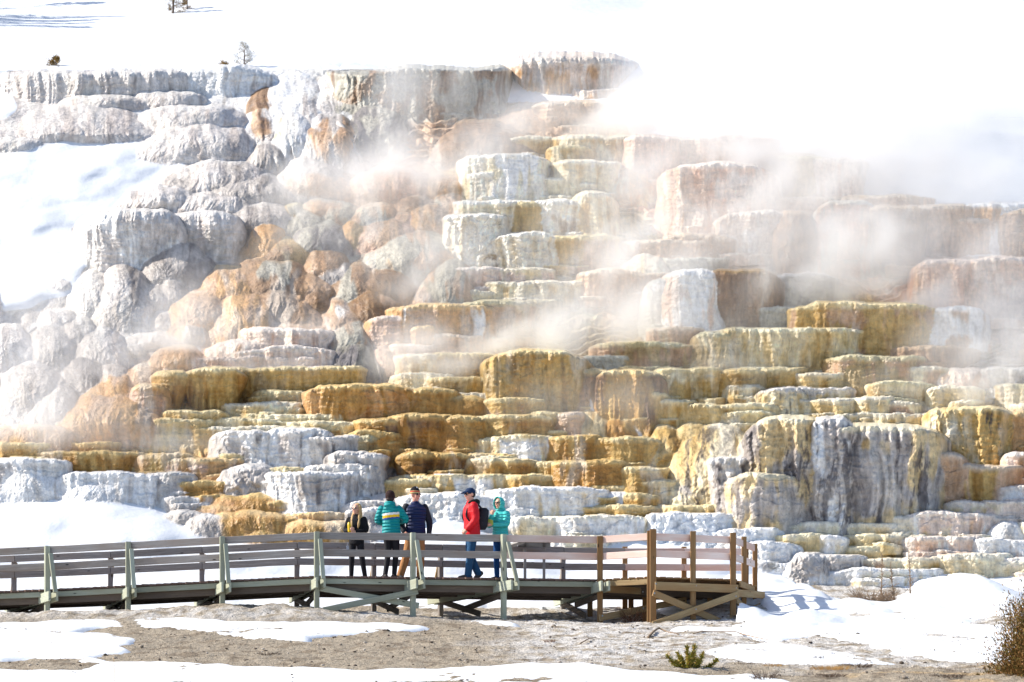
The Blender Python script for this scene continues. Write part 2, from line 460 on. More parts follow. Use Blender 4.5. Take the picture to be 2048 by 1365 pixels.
    ow = FO[sl]; ow[hm > 0.5] = idx

# photo columns x0 x1, rim row, foot row, form, deposit, options
LEDGES = """
1034 1246 113 186 bowl pink p2=orange,fr=0.16,fl=0.035,k=0.42,rim=0.3,q=-.05,n=2.2,rr=.3
690 985 140 236 drape greyolive p2=brown,q=-.1,rw=.22,rim=.04,fl=.03,lob=.2,pop=.05
820 988 142 225 block tan p2=brown,fl=.03,rw=.25,rim=.04
650 760 142 250 mound greyolive rib=.05,pop=.05
700 800 160 300 mound greyolive p2=dgrey,pop=.06,q=.05
690 745 215 330 mound dgrey p2=greyolive,pop=.06
1000 1130 206 262 mound tan
1080 1240 204 260 block tan p2=brown
880 1060 236 330 mound brown
940 1020 284 312 block yellow
996 1115 273 316 block cream p2=gold,q=-.1
1112 1265 272 335 block cream p2=gold
1100 1182 292 350 block gold p2=cream
936 1082 308 405 drape ivory p2=cream,wp=.1
1118 1228 322 400 block cream p2=gold,q=-.15,wp=0
1222 1306 309 400 mound orange p2=cream,q=-.15,e=.7,n=2.4
940 1002 347 406 drape ivory
1004 1062 368 407 mound ivory e=.6
1056 1086 348 402 drape ivory
1080 1150 357 400 block cream
1150 1196 366 402 block cream
1060 1130 392 408 block cream
918 1064 402 478 block ivory p2=cream,q=-.1,pop=.05
1068 1166 400 475 drape ivory wp=.1,pop=.05,p2=brown,q=-.42
1160 1218 384 475 drape cream p2=gold
1028 1080 404 478 drape gold
903 1002 428 534 drape ivory pop=.09
988 1112 466 545 block ivory pop=.04
1066 1232 472 540 block gold p2=tan,q=-.1
948 1002 506 540 block dbrown
904 1002 535 584 block pink
994 1102 536 580 block cream p2=pink
1165 1262 540 604 block tan
1225 1340 545 600 block tan
980 1164 562 612 block cream p2=gold
934 988 580 614 block cream
1035 1120 600 625 block olive
925 1062 603 686 block olive p2=tan
785 990 610 700 block orange p2=tan,q=-.15,wp=-.1
738 832 632 700 drape salmon p2=orange,q=-.2
826 870 653 712 block orange
860 960 668 712 drape tan
780 870 690 722 drape salmon
1262 1345 273 372 drape salmon
1335 1535 274 350 drape salmon p2=tan
1338 1540 326 460 drape pink p2=salmon
1500 1628 306 392 mound brown e=.6
1560 1640 312 400 drape olive
1625 1712 318 400 drape pink p2=brown
1600 1662 372 410 mound brown
1540 1740 394 440 drape tan
1690 1856 390 428 block tan
1640 1745 402 530 drape greyolive p2=salmon
1700 1770 430 520 drape tan
1443 1586 424 520 block pink p2=white,k=.12,n=2.3,fl=.03
1560 1628 423 530 mound brown e=.5
1340 1432 470 524 block tan
1418 1470 474 524 block tan
1250 1440 480 530 block tan
1330 1450 514 556 block greyolive
1235 1335 500 590 mound ivory e=.7
1744 1846 413 545 block brown p2=dbrown,q=-.1,fl=.04
1838 1945 412 525 block tan p2=brown,q=-.05,fl=.03
1912 1990 436 525 block tan
1938 2080 408 522 block white p2=orange,fl=.04,wp=-.05
1936 2080 515 650 block salmon p2=pink
1840 1945 520 640 drape salmon
1300 1362 560 660 drape greyolive p2=white
1336 1432 542 672 drape white p2=pink
1400 1558 541 672 bowl dbrown p2=brown,k=.12,fl=.045,rim=.08
1545 1662 548 632 block dgrey p2=greyolive,pop=.04
1504 1592 614 672 block greyolive
1588 1868 606 715 bowl gold p2=tan,k=.10,pop=.025,rim=.16,q=-.05
1858 1966 612 700 block white p2=tan
1302 1400 654 700 block tan p2=olive
1392 1470 664 742 drape olive p2=cream
1416 1728 657 748 block yellow p2=cream,fl=.05,lob=.25,tilt=-4
1190 1392 685 742 block olive p2=tan
1155 1275 711 748 block greyolive p2=olive
1662 1838 712 778 block olive p2=tan
1790 1950 692 738 block brown p2=tan
1785 1890 733 778 block cream p2=tan
1880 1966 735 782 mound pink e=.6
1960 2070 737 785 block grey p2=white
1740 1864 763 808 block olive p2=cream
1860 1960 772 812 block cream
1158 1218 740 824 drape gold p2=tan
1196 1322 739 848 drape gold p2=brown,q=-.2,wp=.02,fl=.05,lf=1.8
1280 1332 785 848 drape gold
1320 1378 738 806 block gold p2=cream
1371 1446 735 802 block gold p2=cream,lob=.06
1442 1524 738 806 block gold p2=olive
1518 1606 737 770 block gold pop=.02
1590 1726 746 778 block cream p2=yellow
1455 1524 770 808 block cream p2=gold
1520 1602 775 835 drape grey p2=cream,ds=-.02,pop=.06
1590 1705 776 812 block grey p2=cream,pop=.04
1600 1722 797 840 block cream p2=yellow
1716 1778 792 842 block cream
1770 1835 802 842 block cream p2=tan
1690 1870 826 852 block cream p2=yellow
1312 1384 800 850 block yellow p2=gold
1372 1556 806 856 block yellow p2=gold
1436 1546 822 858 block yellow p2=cream,pop=.04
1536 1620 826 856 mound yellow e=.5,n=2.6
1145 1212 812 886 mound cream p2=gold,q=-.2,e=.7
1202 1268 826 884 mound gold p2=amber,e=.7
1120 1165 826 878 drape tan
1352 1420 838 920 mound yellow pop=.06,e=.8
1290 1372 846 940 mound yellow p2=gold,pop=.06
1335 1530 842 1015 mound cream pop=.07,ds=.0,p2=yellow,q=-.05,e=.75
1345 1420 925 1020 mound grey pop=.07,ds=.12,e=.7
1500 1660 836 1052 cliff cliff ds=.06,p2=grey,q=-.1,pop=.06,lob=.22
1632 1692 838 1050 cliff grey ds=.16,pop=.08,wp=.16,lob=.1,dy=-.25
1640 1872 852 1050 cliff cliff ds=.08,p2=grey,q=.0,lob=.3,dy=-.1
1458 1600 945 1052 cliff cliff ds=.1,p2=grey,k=-.1,dy=-.4,lob=.3
1430 1500 915 1030 cliff grey ds=.1,pop=.07,dy=-.3,wp=.1
1866 2014 815 928 block gold p2=cream,pop=.05,fl=.05,ds=-.12
2004 2085 824 905 block orange p2=cream,q=-.1
1860 1925 905 1020 block tan
1896 2034 930 1010 block tan p2=gold,pop=.02
2012 2085 905 965 block pink p2=tan
1984 2085 970 1012 block pink wp=0
1894 1992 1003 1040 block pink p2=cream
1962 2085 1000 1048 block pink p2=cream,wp=.05
1988 2040 1045 1085 mound white e=.6
1818 1985 1024 1080 block pink p2=cream,lob=.12,lf=1.8,wp=-.02
1776 1850 1036 1075 drape cream
1478 1606 1049 1082 block yellow p2=white
1590 1690 1046 1082 block cream p2=white,wp=.1
1690 1808 1046 1072 block cream wp=0
1556 1652 1068 1115 block yellow n=2.6
1640 1692 1072 1118 block white p2=cream
1688 1818 1067 1100 block yellow p2=gold,q=-.2
1692 1775 1092 1118 block yellow
1806 1968 1070 1112 block pink wp=.06
1940 2085 1080 1118 block white p2=pink
1586 1648 1108 1160 mound grey p2=white,ds=-.02,pop=.06,e=.6
1636 1722 1110 1155 block grey p2=white,ds=.0,pop=.05
1718 1812 1116 1152 block cream p2=tan
1804 1884 1114 1156 block cream p2=gold
1872 2014 1108 1160 block cream p2=tan,pop=.03
2004 2085 1116 1158 block pink p2=cream
1665 1876 1138 1172 block white p2=cream
795 884 710 760 block cream p2=gold,q=-.1
868 984 704 762 block gold p2=olive,q=-.2,pop=.03
975 1168 702 838 bowl gold p2=olive,k=.14,pop=.035,fl=.03,rim=.07,q=-.05
848 990 754 796 block gold p2=olive,q=-.2
978 1064 757 810 block gold
790 900 748 786 drape cream
910 1016 785 812 block cream wp=0
876 962 790 845 mound amber p2=brown,e=.6
972 1084 795 856 block gold p2=tan,q=-.2
616 828 769 862 bowl amber p2=orange,k=.25,fl=.025,rim=.12
815 912 777 850 bowl amber k=.1
800 836 792 848 mound tan
1056 1130 826 872 block gold
788 900 829 905 bowl amber p2=brown,k=.3,n=2.2
884 966 832 905 drape amber p2=gold
950 1096 831 895 drape gold p2=amber,q=-.2,wp=-.12
715 806 838 900 block amber p2=brown,q=-.15
700 800 862 912 drape amber
960 1120 870 922 block gold p2=cream,wp=0
1100 1196 872 930 drape amber p2=gold
1186 1324 876 940 block gold p2=cream,q=-.15
800 938 904 958 block amber p2=dbrown,q=-.2,pop=.02
930 1086 918 960 block gold p2=amber
930 1050 908 930 block amber
1070 1122 922 962 drape gold wp=.05
1114 1172 922 992 block amber
1158 1258 921 998 block amber p2=dbrown,q=-.2
1250 1325 934 1004 drape gold
1268 1345 960 1010 drape gold p2=cream
796 1152 948 988 block gold p2=cream,q=-.08,wp=-.08
866 920 947 985 drape white
770 860 958 1000 drape gold
812 870 975 1010 block cream
800 996 988 1050 drape white pop=.05
984 1206 975 1040 block white fl=.02,lob=.1,p2=cream,q=-.45
1160 1260 972 1005 drape gold
1212 1256 984 1012 mound white e=.5
1250 1312 985 1030 drape gold
984 1080 1018 1050 block white
1100 1275 1012 1040 block gold
1176 1330 1010 1042 block gold p2=amber,q=-.2
1320 1482 1010 1044 block gold p2=yellow
1022 1180 1034 1080 block cream p2=white
1094 1286 1030 1085 block cream p2=white,wp=.08,pop=.03
1306 1492 1026 1085 drape snow pop=.06,fl=.01
1440 1560 1056 1110 drape snow p2=white,pop=.07
1490 1600 1084 1135 drape white p2=snow,pop=.06
1505 1586 1105 1150 mound dgrey p2=greyolive,pop=.08
430 536 680 730 mound pink e=.6
483 660 655 722 block pink p2=salmon,q=-.1,n=2.2,rr=.2
512 662 692 740 drape pink
470 560 700 740 drape pink
372 668 714 748 block salmon p2=pink
312 374 742 838 bowl gold p2=amber,k=.35,fr=.10
366 488 737 834 bowl gold p2=amber,k=.42,fr=.16,fl=.03
478 722 734 806 bowl gold p2=olive,k=.3,fl=.03,rim=.1
268 330 770 850 drape orange p2=salmon
512 645 782 818 block gold p2=olive
450 600 805 838 block cream p2=yellow
520 606 812 840 block yellow
325 452 820 868 block gold p2=yellow,q=-.1
300 424 838 880 drape gold p2=yellow,q=-.1
470 716 828 856 block yellow p2=olive,q=-.2
410 560 836 868 block yellow p2=cream
560 748 842 878 block yellow p2=olive,q=-.1
412 620 852 885 block cream p2=gold,q=-.15
436 545 860 938 drape grey p2=white,ds=-.1,pop=.06
530 650 856 935 drape white p2=grey,ds=-.08,pop=.03
556 606 862 935 block warmgrey ds=-.04,dy=-.15
600 684 874 944 block warmgrey p2=grey,fl=.04,ds=-.12
664 724 872 920 block warmgrey p2=grey,fl=.04
716 752 870 918 block olive fl=.04
520 572 908 936 block grey pop=.06,ds=-.1
660 742 904 990 drape grey wp=.12,pop=.08,ds=-.1
708 762 908 996 block grey p2=warmgrey,fl=.03
620 756 930 1000 drape grey p2=white,pop=.06,ds=-.1
448 545 930 996 mound grey p2=warmgrey,pop=.08,e=.5
520 606 935 985 drape gold p2=cream
545 700 942 1042 drape white p2=grey,fl=.05,k=-.2
522 612 964 1018 drape warmgrey p2=grey,fl=.03
440 500 910 945 block gold
480 530 918 940 block gold
150 232 885 912 block amber
-40 112 886 925 block gold
68 292 903 944 block amber p2=gold,q=-.1
280 390 908 950 drape orange p2=gold
330 480 918 962 drape orange p2=salmon,q=-.2
-40 128 918 1000 drape white p2=grey,q=-.3,n=2.4
20 100 942 1006 mound white e=.6
120 306 944 1015 drape white p2=warmgrey,q=-.3,lob=.2
130 260 965 1020 mound white e=.5
296 384 945 1000 drape grey p2=warmgrey,ds=-.08
352 482 962 1005 drape amber p2=warmgrey,q=-.25
440 576 986 1034 mound amber p2=orange,e=.42,n=2.5
398 532 1006 1038 mound orange p2=tan,e=.4,n=2.6
428 580 1022 1078 mound orange p2=amber,e=.4,n=2.8
520 640 1002 1040 drape amber
570 702 1042 1092 mound orange p2=amber,e=.4,n=2.8
560 720 1024 1062 block orange p2=tan
465 610 1060 1092 mound amber e=.4
315 445 994 1022 block grey p2=white,n=2.4
340 420 1020 1052 mound grey e=.5
380 480 1030 1075 mound grey e=.5
690 790 1000 1060 drape warmgrey p2=grey,pop=.06,ds=-.08
700 850 1016 1075 drape white p2=grey,pop=.05
725 800 985 1030 mound warmgrey pop=.05
"""
MOUNDS = """
8 372 142 208 drape warmgrey fl=.035,lob=.16,rw=.2,k=-.1,rr=.35
350 540 140 190 drape white rw=.2,p2=warmgrey,q=-.2,rr=.3
505 672 142 290 mound white p2=warmgrey,q=-.3,fl=.03
498 566 166 250 mound brown p2=tan,rib=.07,q=-.1
505 560 200 290 mound tan p2=brown,rib=.06
545 650 146 250 mound white p2=warmgrey,rib=.06,q=-.2
620 705 150 260 mound warmgrey p2=white,rib=.05
548 630 205 320 mound white p2=tan,rib=.07,q=-.3,dy=-.3
610 690 220 330 mound warmgrey p2=tan,rib=.06,q=-.3,dy=-.3
610 716 222 335 mound grey p2=tan,q=-.3,rib=.05,dy=-.5
640 720 250 330 mound grey p2=dgrey,dy=-.4
40 300 205 285 mound warmgrey rib=.04
140 285 190 222 mound warmgrey e=.5
270 400 182 216 mound warmgrey e=.5
290 515 236 325 mound warmgrey rib=.04
300 470 212 262 mound warmgrey e=.6
-40 80 272 304 mound warmgrey e=.5
490 585 282 350 mound grey rib=.05
560 680 300 400 mound grey
330 560 318 400 mound grey p2=warmgrey,q=-.1,rib=.05
400 600 345 420 mound grey rib=.035
240 420 366 428 mound warmgrey rib=.04
330 520 378 440 mound grey p2=warmgrey,rib=.05
440 600 400 470 mound grey
168 362 420 560 block warmgrey p2=white,q=-.1,n=2.1,rr=.5,k=.08,fl=.04
330 482 425 520 block grey p2=warmgrey,n=2.1,rr=.45,k=.1,fl=.03
285 420 462 580 mound dgrey p2=grey,q=.15,e=1.0
190 300 515 660 mound warmgrey p2=grey,e=.9
140 240 540 640 mound warmgrey e=.7
82 150 552 594 mound warmgrey
270 340 560 630 mound grey
305 385 556 620 mound grey
305 350 618 668 mound grey
338 465 576 670 mound tan p2=orange,q=-.1
395 520 528 620 mound orange p2=tan,q=-.05
80 160 612 665 mound warmgrey
60 150 640 740 mound grey
120 200 630 700 mound grey
150 260 650 750 mound grey p2=warmgrey,pop=.04
-40 70 640 740 mound warmgrey
0 130 720 830 mound grey p2=warmgrey
60 160 760 860 mound grey
130 215 700 800 mound dgrey p2=grey,q=.1
180 260 718 800 mound grey
255 350 660 705 mound grey
238 300 686 720 mound grey
170 300 740 830 mound tan p2=orange
120 330 780 880 mound orange p2=tan,rib=.04
240 330 722 800 mound tan
300 420 690 750 mound tan p2=pink
-30 150 848 905 mound tan p2=amber,e=.6
850 935 342 400 mound orange p2=tan,q=-.1
790 880 385 440 mound tan p2=brown
868 935 380 450 mound greyolive p2=tan
810 920 400 480 mound tan p2=orange,q=-.2
700 800 405 470 mound tan p2=greyolive
640 720 400 450 mound greyolive p2=tan
560 660 420 480 mound greyolive
580 700 440 520 mound greyolive p2=dgrey,q=-.1
500 570 430 530 mound orange p2=tan,q=.05
510 620 470 540 mound olive p2=brown
680 740 435 500 mound orange p2=olive
720 840 430 510 mound tan p2=salmon
740 920 450 560 mound greyolive p2=tan,q=-.05
600 700 490 570 mound brown p2=tan
470 580 510 580 mound brown p2=orange,q=-.05
480 640 515 610 mound brown p2=greyolive,q=-.05
625 700 512 580 mound grey p2=dgrey
670 760 524 620 mound brown p2=greyolive,q=-.05
700 830 528 610 mound brown p2=dbrown,q=-.15
560 660 545 610 mound brown p2=tan,q=-.15
600 665 560 640 mound brown p2=dbrown,q=-.2
500 620 562 660 mound brown p2=tan,q=-.1,rib=.06
420 560 575 690 mound orange p2=tan,q=-.1,rib=.035
545 640 590 670 mound brown p2=tan
690 800 572 660 mound dbrown p2=tan
640 720 590 680 mound tan p2=white,q=-.25
820 890 565 640 mound tan p2=grey
850 945 500 640 mound greyolive p2=tan,q=-.1
500 700 640 680 mound tan e=.5
660 745 632 720 mound greyolive p2=tan
640 700 655 715 mound dgrey p2=brown
660 760 672 760 mound dgrey p2=greyolive,rib=.08
735 800 690 750 mound salmon p2=tan
560 700 330 400 mound tan
705 840 438 500 mound salmon p2=tan
760 850 420 470 mound tan p2=salmon
820 896 400 462 mound orange p2=tan
600 690 395 440 mound greyolive p2=tan
530 640 405 450 mound olive p2=greyolive
560 640 480 530 mound brown p2=tan
440 520 560 640 mound orange p2=tan
520 600 590 650 mound dbrown p2=tan
590 660 620 680 mound tan p2=brown
655 720 545 600 mound brown p2=grey
740 800 560 610 mound dbrown p2=brown
780 850 490 560 mound tan p2=greyolive
620 680 470 520 mound grey p2=greyolive
350 420 640 690 mound tan p2=grey
400 470 590 640 mound orange p2=tan
700 860 330 400 mound salmon p2=tan,q=-.1
"""
def parse_opts(t):
    r = {}
    for kv in t.split(','):
        k, v = kv.split('=')
        try: r[k] = float(v)
        except ValueError: r[k] = v
    return r

for txt in (MOUNDS, LEDGES):
    for ln in txt.strip().splitlines():
        p_ = ln.split()
        op = parse_opts(p_[6]) if len(p_) > 6 else None
        x0, x1, yt, yb = (float(v) for v in p_[:4])
        ledge(x0, x1, yt, yb, p_[4], p_[5], op)
        # the hillside goes on past both sides of the photo
        if x0 > 1700 and x1 > 1800: ledge(x0 + 262, x1 + 275, yt + 6, yb + 6, p_[4], p_[5], op)
        if x1 < 250: ledge(x0 - 235, x1 - 225, yt + 8, yb + 8, p_[4], p_[5], op)
        # thin basin lips stepping out from the foot of the larger ledges
        if txt is LEDGES and p_[4] in ('block', 'drape', 'bowl') and yb - yt > 26 and x1 - x0 > 55 and p_[5] not in ('snow', 'cliff'):
            rs_ = random.Random(int(x0 * 7 + yt * 13))
            for k in range(rs_.choice((0, 1, 1, 2))):
                w_ = (x1 - x0) * rs_.uniform(.25, .6); xa = x0 + (x1 - x0 - w_) * rs_.random()
                hh = rs_.uniform(9, 16); yf = yb + rs_.uniform(-2, 6)
                o2 = dict((q, v) for q, v in (op or {}).items() if q in ('p2', 'q', 'wp'))
                o2.update(dy=-rs_.uniform(.1, .3), rim=.06, ext=10)
                ledge(xa, xa + w_, yf - hh, yf, 'block', p_[5], o2)# snowy mountainside behind the terraces
def build_hill():
    xs = np.linspace(-75, 75, 260); ysd = np.linspace(81.5, 190, 190)
    X, Yq = np.meshgrid(xs, ysd)
    py = np.interp(Yq, _DY[::-1], _DP[::-1])
    Z = (HY - py) / FPX * Yq + (1.0 * fbm(X / 14, Yq / 14, 2, 3) + 2.2 * perlin(X / 40, Yq / 40, 4)) * sst(83, 110, Yq) - 0.15
    V = np.stack([X, Yq, Z], -1).reshape(-1, 3)
    c = np.broadcast_to(PAL['snow'][0], V.shape)
    o = link('snow_hill', np_mesh('snow_hill', V, grid_faces(260, 190), c), M_snow)
    tag(o, 'open snow covered hill rising behind the terraces', 'hill', kind='structure')
    return X, Yq, Z
HILL = build_hill()



# ------------------------------------------------------------------ lay the relief out as meshes
def relief_objects():
    global FC
    # mineral stains that run down over several ledges, and paler crusts
    Xw = (GPX - CX) / FPX * 56; Zw = (HY - GPY) / FPX * 56
    onrock = (FO != -2).astype(np.float32)
    ww = 0.25 * fbm(Xw * 0.7, Zw * 0.7, 50, 2)
    st = fbm((Xw + ww) * 1.1, Zw * 0.16, 51, 4, g=0.6)
    warm = (FC[..., 0] - FC[..., 2]) / (FC[..., 0] + 1e-3)
    tint = mix(np.ones(FC.shape), np.array([0.82, 0.71, 0.50]), np.clip(0.75 * sst(0.12, 0.6, st) * sst(0.2, 0.5, warm), 0, 1))
    FC = FC * mix(np.ones(FC.shape), tint, onrock)
    pal = sst(0.25, 0.62, fbm((Xw - ww) * 0.9 + 30, Zw * 0.3, 52, 4, g=0.6)) * 0.42 * onrock
    FC = mix(FC, np.array([0.80, 0.76, 0.68]), pal)
    fine = fbm(Xw * 9, Zw * 5, 53, 4, g=0.7)
    drip = fbm((Xw + 0.5 * ww) * 9, Zw * 1.1, 54, 4, g=0.75)
    FC = FC * (1 + (0.13 * fine + 0.17 * drip) * onrock)[..., None]
    FC = np.clip(FC, 0.01, 0.93)
    V = np.stack([(GPX - CX) / FPX * FY, FY, (HY - GPY) / FPX * FY], -1).reshape(-1, 3)
    C = FC.reshape(-1, 3)
    lum = (C * (0.3, 0.55, 0.15)).sum(1, keepdims=True)
    C = C + (lum - C) * 0.10
    F = grid_faces(NU, NV, True)
    # vertex normals of the whole relief, so that split pieces shade as one surface
    G = V.reshape(NV, NU, 3)
    du = np.gradient(G, axis=1); dv = np.gradient(G, axis=0)
    NRM = np.cross(dv, du); NRM /= np.linalg.norm(NRM, axis=-1, keepdims=True) + 1e-12
    NRM = NRM.reshape(-1, 3)
    own = FO.reshape(-1)[F[:, 0]]
    terr = empty('travertine_terraces', (0, 46, 3.5))
    tag(terr, 'golden, cream and white travertine terraces stepping up the steaming hillside', 'terraces', kind='structure')
    cnt = np.bincount(own[own >= 0], minlength=len(LNAMES))
    # largest ledges and mounds become parts; the small ones stay in the slope between them
    part = np.zeros(len(LNAMES), bool)
    for kind in ('ledge', 'mound'):
        ids = [i for i in range(len(LNAMES)) if LNAMES[i] == kind]
        ids.sort(key=lambda i: -cnt[i])
        part[[i for i in ids[:95] if cnt[i] > 250]] = True
    key = np.where(own == -2, -2, np.where((own >= 0) & part[np.clip(own, 0, None)], own, -1))
    order = np.argsort(key, kind='stable'); ks = key[order]
    starts = np.concatenate([[0], np.nonzero(np.diff(ks))[0] + 1, [len(ks)]])
    re = np.zeros(len(V), np.int64)
    for a, b in zip(starts[:-1], starts[1:]):
        k = ks[a]; Fm = F[order[a:b]]
        used = np.unique(Fm); re[used] = np.arange(len(used))
        nm = 'snow_slope' if k == -2 else 'slope' if k == -1 else LNAMES[k]
        me = np_mesh(nm, V[used], re[Fm], C[used])
        me.normals_split_custom_set_from_vertices(NRM[used].astype(np.float32))
        if k == -2:
            tag(link('snow_slope', me, M_snow), 'white snow lying on the hillside and between the terraces', 'snow', kind='structure')
        else:
            link(nm, me, M_trav, terr)
relief_objects()
# ------------------------------------------------------------------ ground in front, with snow lying on it
def gz(X, Y):
    z = np.interp(Y, [-200, -10, 0, 20, 28, 40, 44, 46, 50, 80], [-6, -1.9, -1.6, -0.12, 0.64, 2.18, 2.9, 3.35, 4.0, 9.0])
    flat = np.interp(Y, [-200, -10, 0, 20, 28, 40, 43.3, 45.3, 47, 50, 80], [-6, -1.9, -1.6, -0.12, 0.64, 2.16, 2.30, 2.75, 3.4, 4.2, 9.0])
    k_ = sst(4.4, 2.6, np.asarray(X, float))
    z = z * (1 - k_) + flat * k_
    z = z + 0.30 * np.exp(-((Y - 43.3) / 0.7) ** 2) * sst(-4.6, -3.4, X) * sst(3.6, 2.6, X)
    dx = np.interp(X, [-14, -9.3, -7.7, -5.8, -3.9, -2, -0.2, 1.7, 2.7, 4.4, 8, 14], [0.1, 0.11, 0.15, 0.30, 0.22, 0.05, 0.0, -0.04, -0.07, -0.03, 0.12, 0.3])
    z = z + dx * np.exp(-((Y - 40.5) / 2.2) ** 2)
    return z

SNOWG = [
    [(-300, 1254), (60, 1250), (150, 1240), (260, 1237), (362, 1231), (490, 1242), (600, 1244), (700, 1246), (790, 1250), (885, 1261), (800, 1265), (700, 1269), (640, 1278), (600, 1284), (540, 1280), (470, 1275), (420, 1268), (380, 1263), (340, 1258), (190, 1257), (150, 1261), (170, 1267), (196, 1269), (290, 1278), (250, 1297), (275, 1307), (180, 1319), (-300, 1322)],
    [(-300, 1340), (20, 1340), (165, 1339), (170, 1332), (140, 1326), (180, 1316), (230, 1322), (380, 1325), (490, 1335), (700, 1341), (850, 1338), (1000, 1330), (1205, 1333), (1225, 1343), (1340, 1346), (1400, 1351), (1560, 1357), (1640, 1380), (1640, 1500), (-300, 1500)],
    [(1330, 1258), (1380, 1254), (1440, 1258), (1470, 1250), (1525, 1235), (1520, 1100), (2400, 1100), (2400, 1345), (1974, 1329), (1868, 1320), (1776, 1307), (1708, 1287), (1640, 1277), (1560, 1283), (1490, 1270), (1420, 1266)],
    [(1390, 1302), (1440, 1292), (1560, 1289), (1640, 1301), (1725, 1313), (1827, 1328), (1720, 1332), (1600, 1327), (1500, 1326), (1420, 1319)],
    [(900, 1243), (960, 1239), (1030, 1246), (1060, 1254), (980, 1250)],
]

def build_ground():
    xs = np.concatenate([np.linspace(-120, -14, 24)[:-1], np.arange(-14, 14, 0.045), np.linspace(14, 120, 24)])
    ys = np.concatenate([np.linspace(-60, 24, 30)[:-1], np.arange(24, 41.5, 0.055), np.arange(41.5, 51, 0.09)])
    X, Y = np.meshgrid(xs, ys)
    z0 = gz(X, Y)
    Yc = np.maximum(Y, 5)
    px = CX + X / Yc * FPX; py = HY - z0 / Yc * FPX
    rough = 0.05 * fbm(X * 0.8, Y * 0.8, 1, 3) + 0.022 * fbm(X * 5, Y * 5, 2, 3) + 0.012 * billow(X * 12, Y * 12, 3)
    berm = np.exp(-((Y - 39.4) / 0.7) ** 2) * sst(-1, -3.5, X) * 0.07 * (1 + fbm(X * 1.5, Y * 1.5, 9, 3))
    zg = z0 + rough + berm
    c = np.broadcast_to(s2l((178, 165, 146)), X.shape + (3,))
    c = mix(c, s2l((146, 132, 114)), sst(0.0, 0.55, fbm(X * 2.2, Y * 1.6, 5, 4, g=0.6)))
    pale = np.clip(sst(900, 1150, px + 90 * fbm(X * .8, Y * .8, 6, 3)) * sst(1350, 1310, py + 16 * fbm(X, Y, 7, 3)) + np.exp(-((py - 1232) / 10) ** 2) * 0.8, 0, 1)
    c = mix(c, s2l((230, 226, 221)), 0.92 * pale * sst(-0.5, 0.2, fbm(X * 3, Y * 3, 8, 3)))
    c = mix(c, s2l((206, 178, 136)), 0.7 * sst(0.15, 0.5, fbm(X * 1.1, Y * 2, 10, 3)) * sst(1560, 1660, px) * sst(1322, 1338, py))
    c = c * (1 + 0.35 * perlin(X * 14, Y * 14, 4))[..., None]
    F = grid_faces(len(xs), len(ys))
    o = link('ground', np_mesh('ground', np.stack([X, Y, zg], -1).reshape(-1, 3), F, np.clip(c, 0.02, 0.9).reshape(-1, 3)),
             mat_attr('gravel', rough=0.9, specs=((16, 5, 1.0), (55, 4, 0.8)), strength=0.9, dist=0.05, spec=0.2, vary=0.45, vscale=22.0))
    tag(o, 'bare taupe gravel and crusted mud between the snow patches', 'ground', kind='structure')
    # snow sheet
    wx = px + 9 * fbm(X * 1.2, Y * 0.9, 31, 4, g=0.6); wy = py + 3.2 * fbm(X * 1.3, Y * 0.9, 33, 4, g=0.6)
    m = np.zeros(X.shape, np.float32)
    for p_ in SNOWG: m = np.maximum(m, inpoly(wx, wy, p_))
    m = np.where(Y > 42.6 + 0.5 * fbm(X * 0.7, Y * 0.7, 35, 3), 1, m)
    m = np.where((Y > 41.5) & (Y < 43.7 + 0.25 * fbm(X, 0.5, 40, 3)) & (X > -4.6 + 0.5 * perlin(Y, 0, 41)) & (X < 3.3), 0, m)
    m = np.where(inpoly(wx, wy, [(1560, 1160), (1660, 1158), (1830, 1172), (1850, 1196), (1790, 1212), (1700, 1212), (1640, 1200), (1580, 1180)]), 0, m)
    m = np.where(Y < 24, 1, m)
    mb = blur(m, 3)
    patchy = 0.09 * fbm(X * 1.6, Y * 1.6, 36, 3)
    zs = z0 + 0.17 * sst(0.1, 1.0, mb) - 0.13 + 0.05 * fbm(X / 2.2, Y / 2.2, 37, 3) - berm * 0.2 + patchy * 0.25
    und = sst(4.3, 6.0, X) * sst(36.5, 38.5, Y)
    zs = zs + (0.13 + 0.10 * fbm(X / 1.5, Y, 39, 2)) * sst(41.9, 43.0, Y) + und * m * (0.02 + 0.13 * fbm(X / 1.7, Y / 1.4, 38, 3))
    for bx, by, bh, br in ((1484, 40.0, 0.42, 0.42), (1440, 39.7, 0.12, 0.5), (1382, 39.5, 0.10, 0.3), (1618, 38.9, 0.22, 0.5), (1950, 40.8, 0.55, 0.9), (1880, 42.2, 0.3, 1.0)):
        zs = zs + bh * np.exp(-(((X - (bx - CX) / FPX * by) / br) ** 2 + ((Y - by) / (br * 1.1)) ** 2))
    hol = np.exp(-(((X - (1920 - CX) / FPX * 40.6) / 0.55) ** 2 + ((Y - 40.2) / 0.5) ** 2))
    zs = zs - 0.3 * hol
    zs = zs - 0.5 * (mb < 0.02)
    keep = (blur((mb > 0.01).astype(np.float32), 2) > 0).reshape(-1)[F].any(1)
    Vs = np.stack([X, Y, zs], -1).reshape(-1, 3); Fk = F[keep]
    used = np.unique(Fk); re = np.zeros(len(Vs), np.int64); re[used] = np.arange(len(used))
    cs = np.broadcast_to(PAL['snow'][0], (len(used), 3))
    o = link('snow', np_mesh('snow', Vs[used], re[Fk], cs), M_snow)
    tag(o, 'white melting snow patches with ragged edges on the gravel', 'snow', kind='structure')
build_ground()

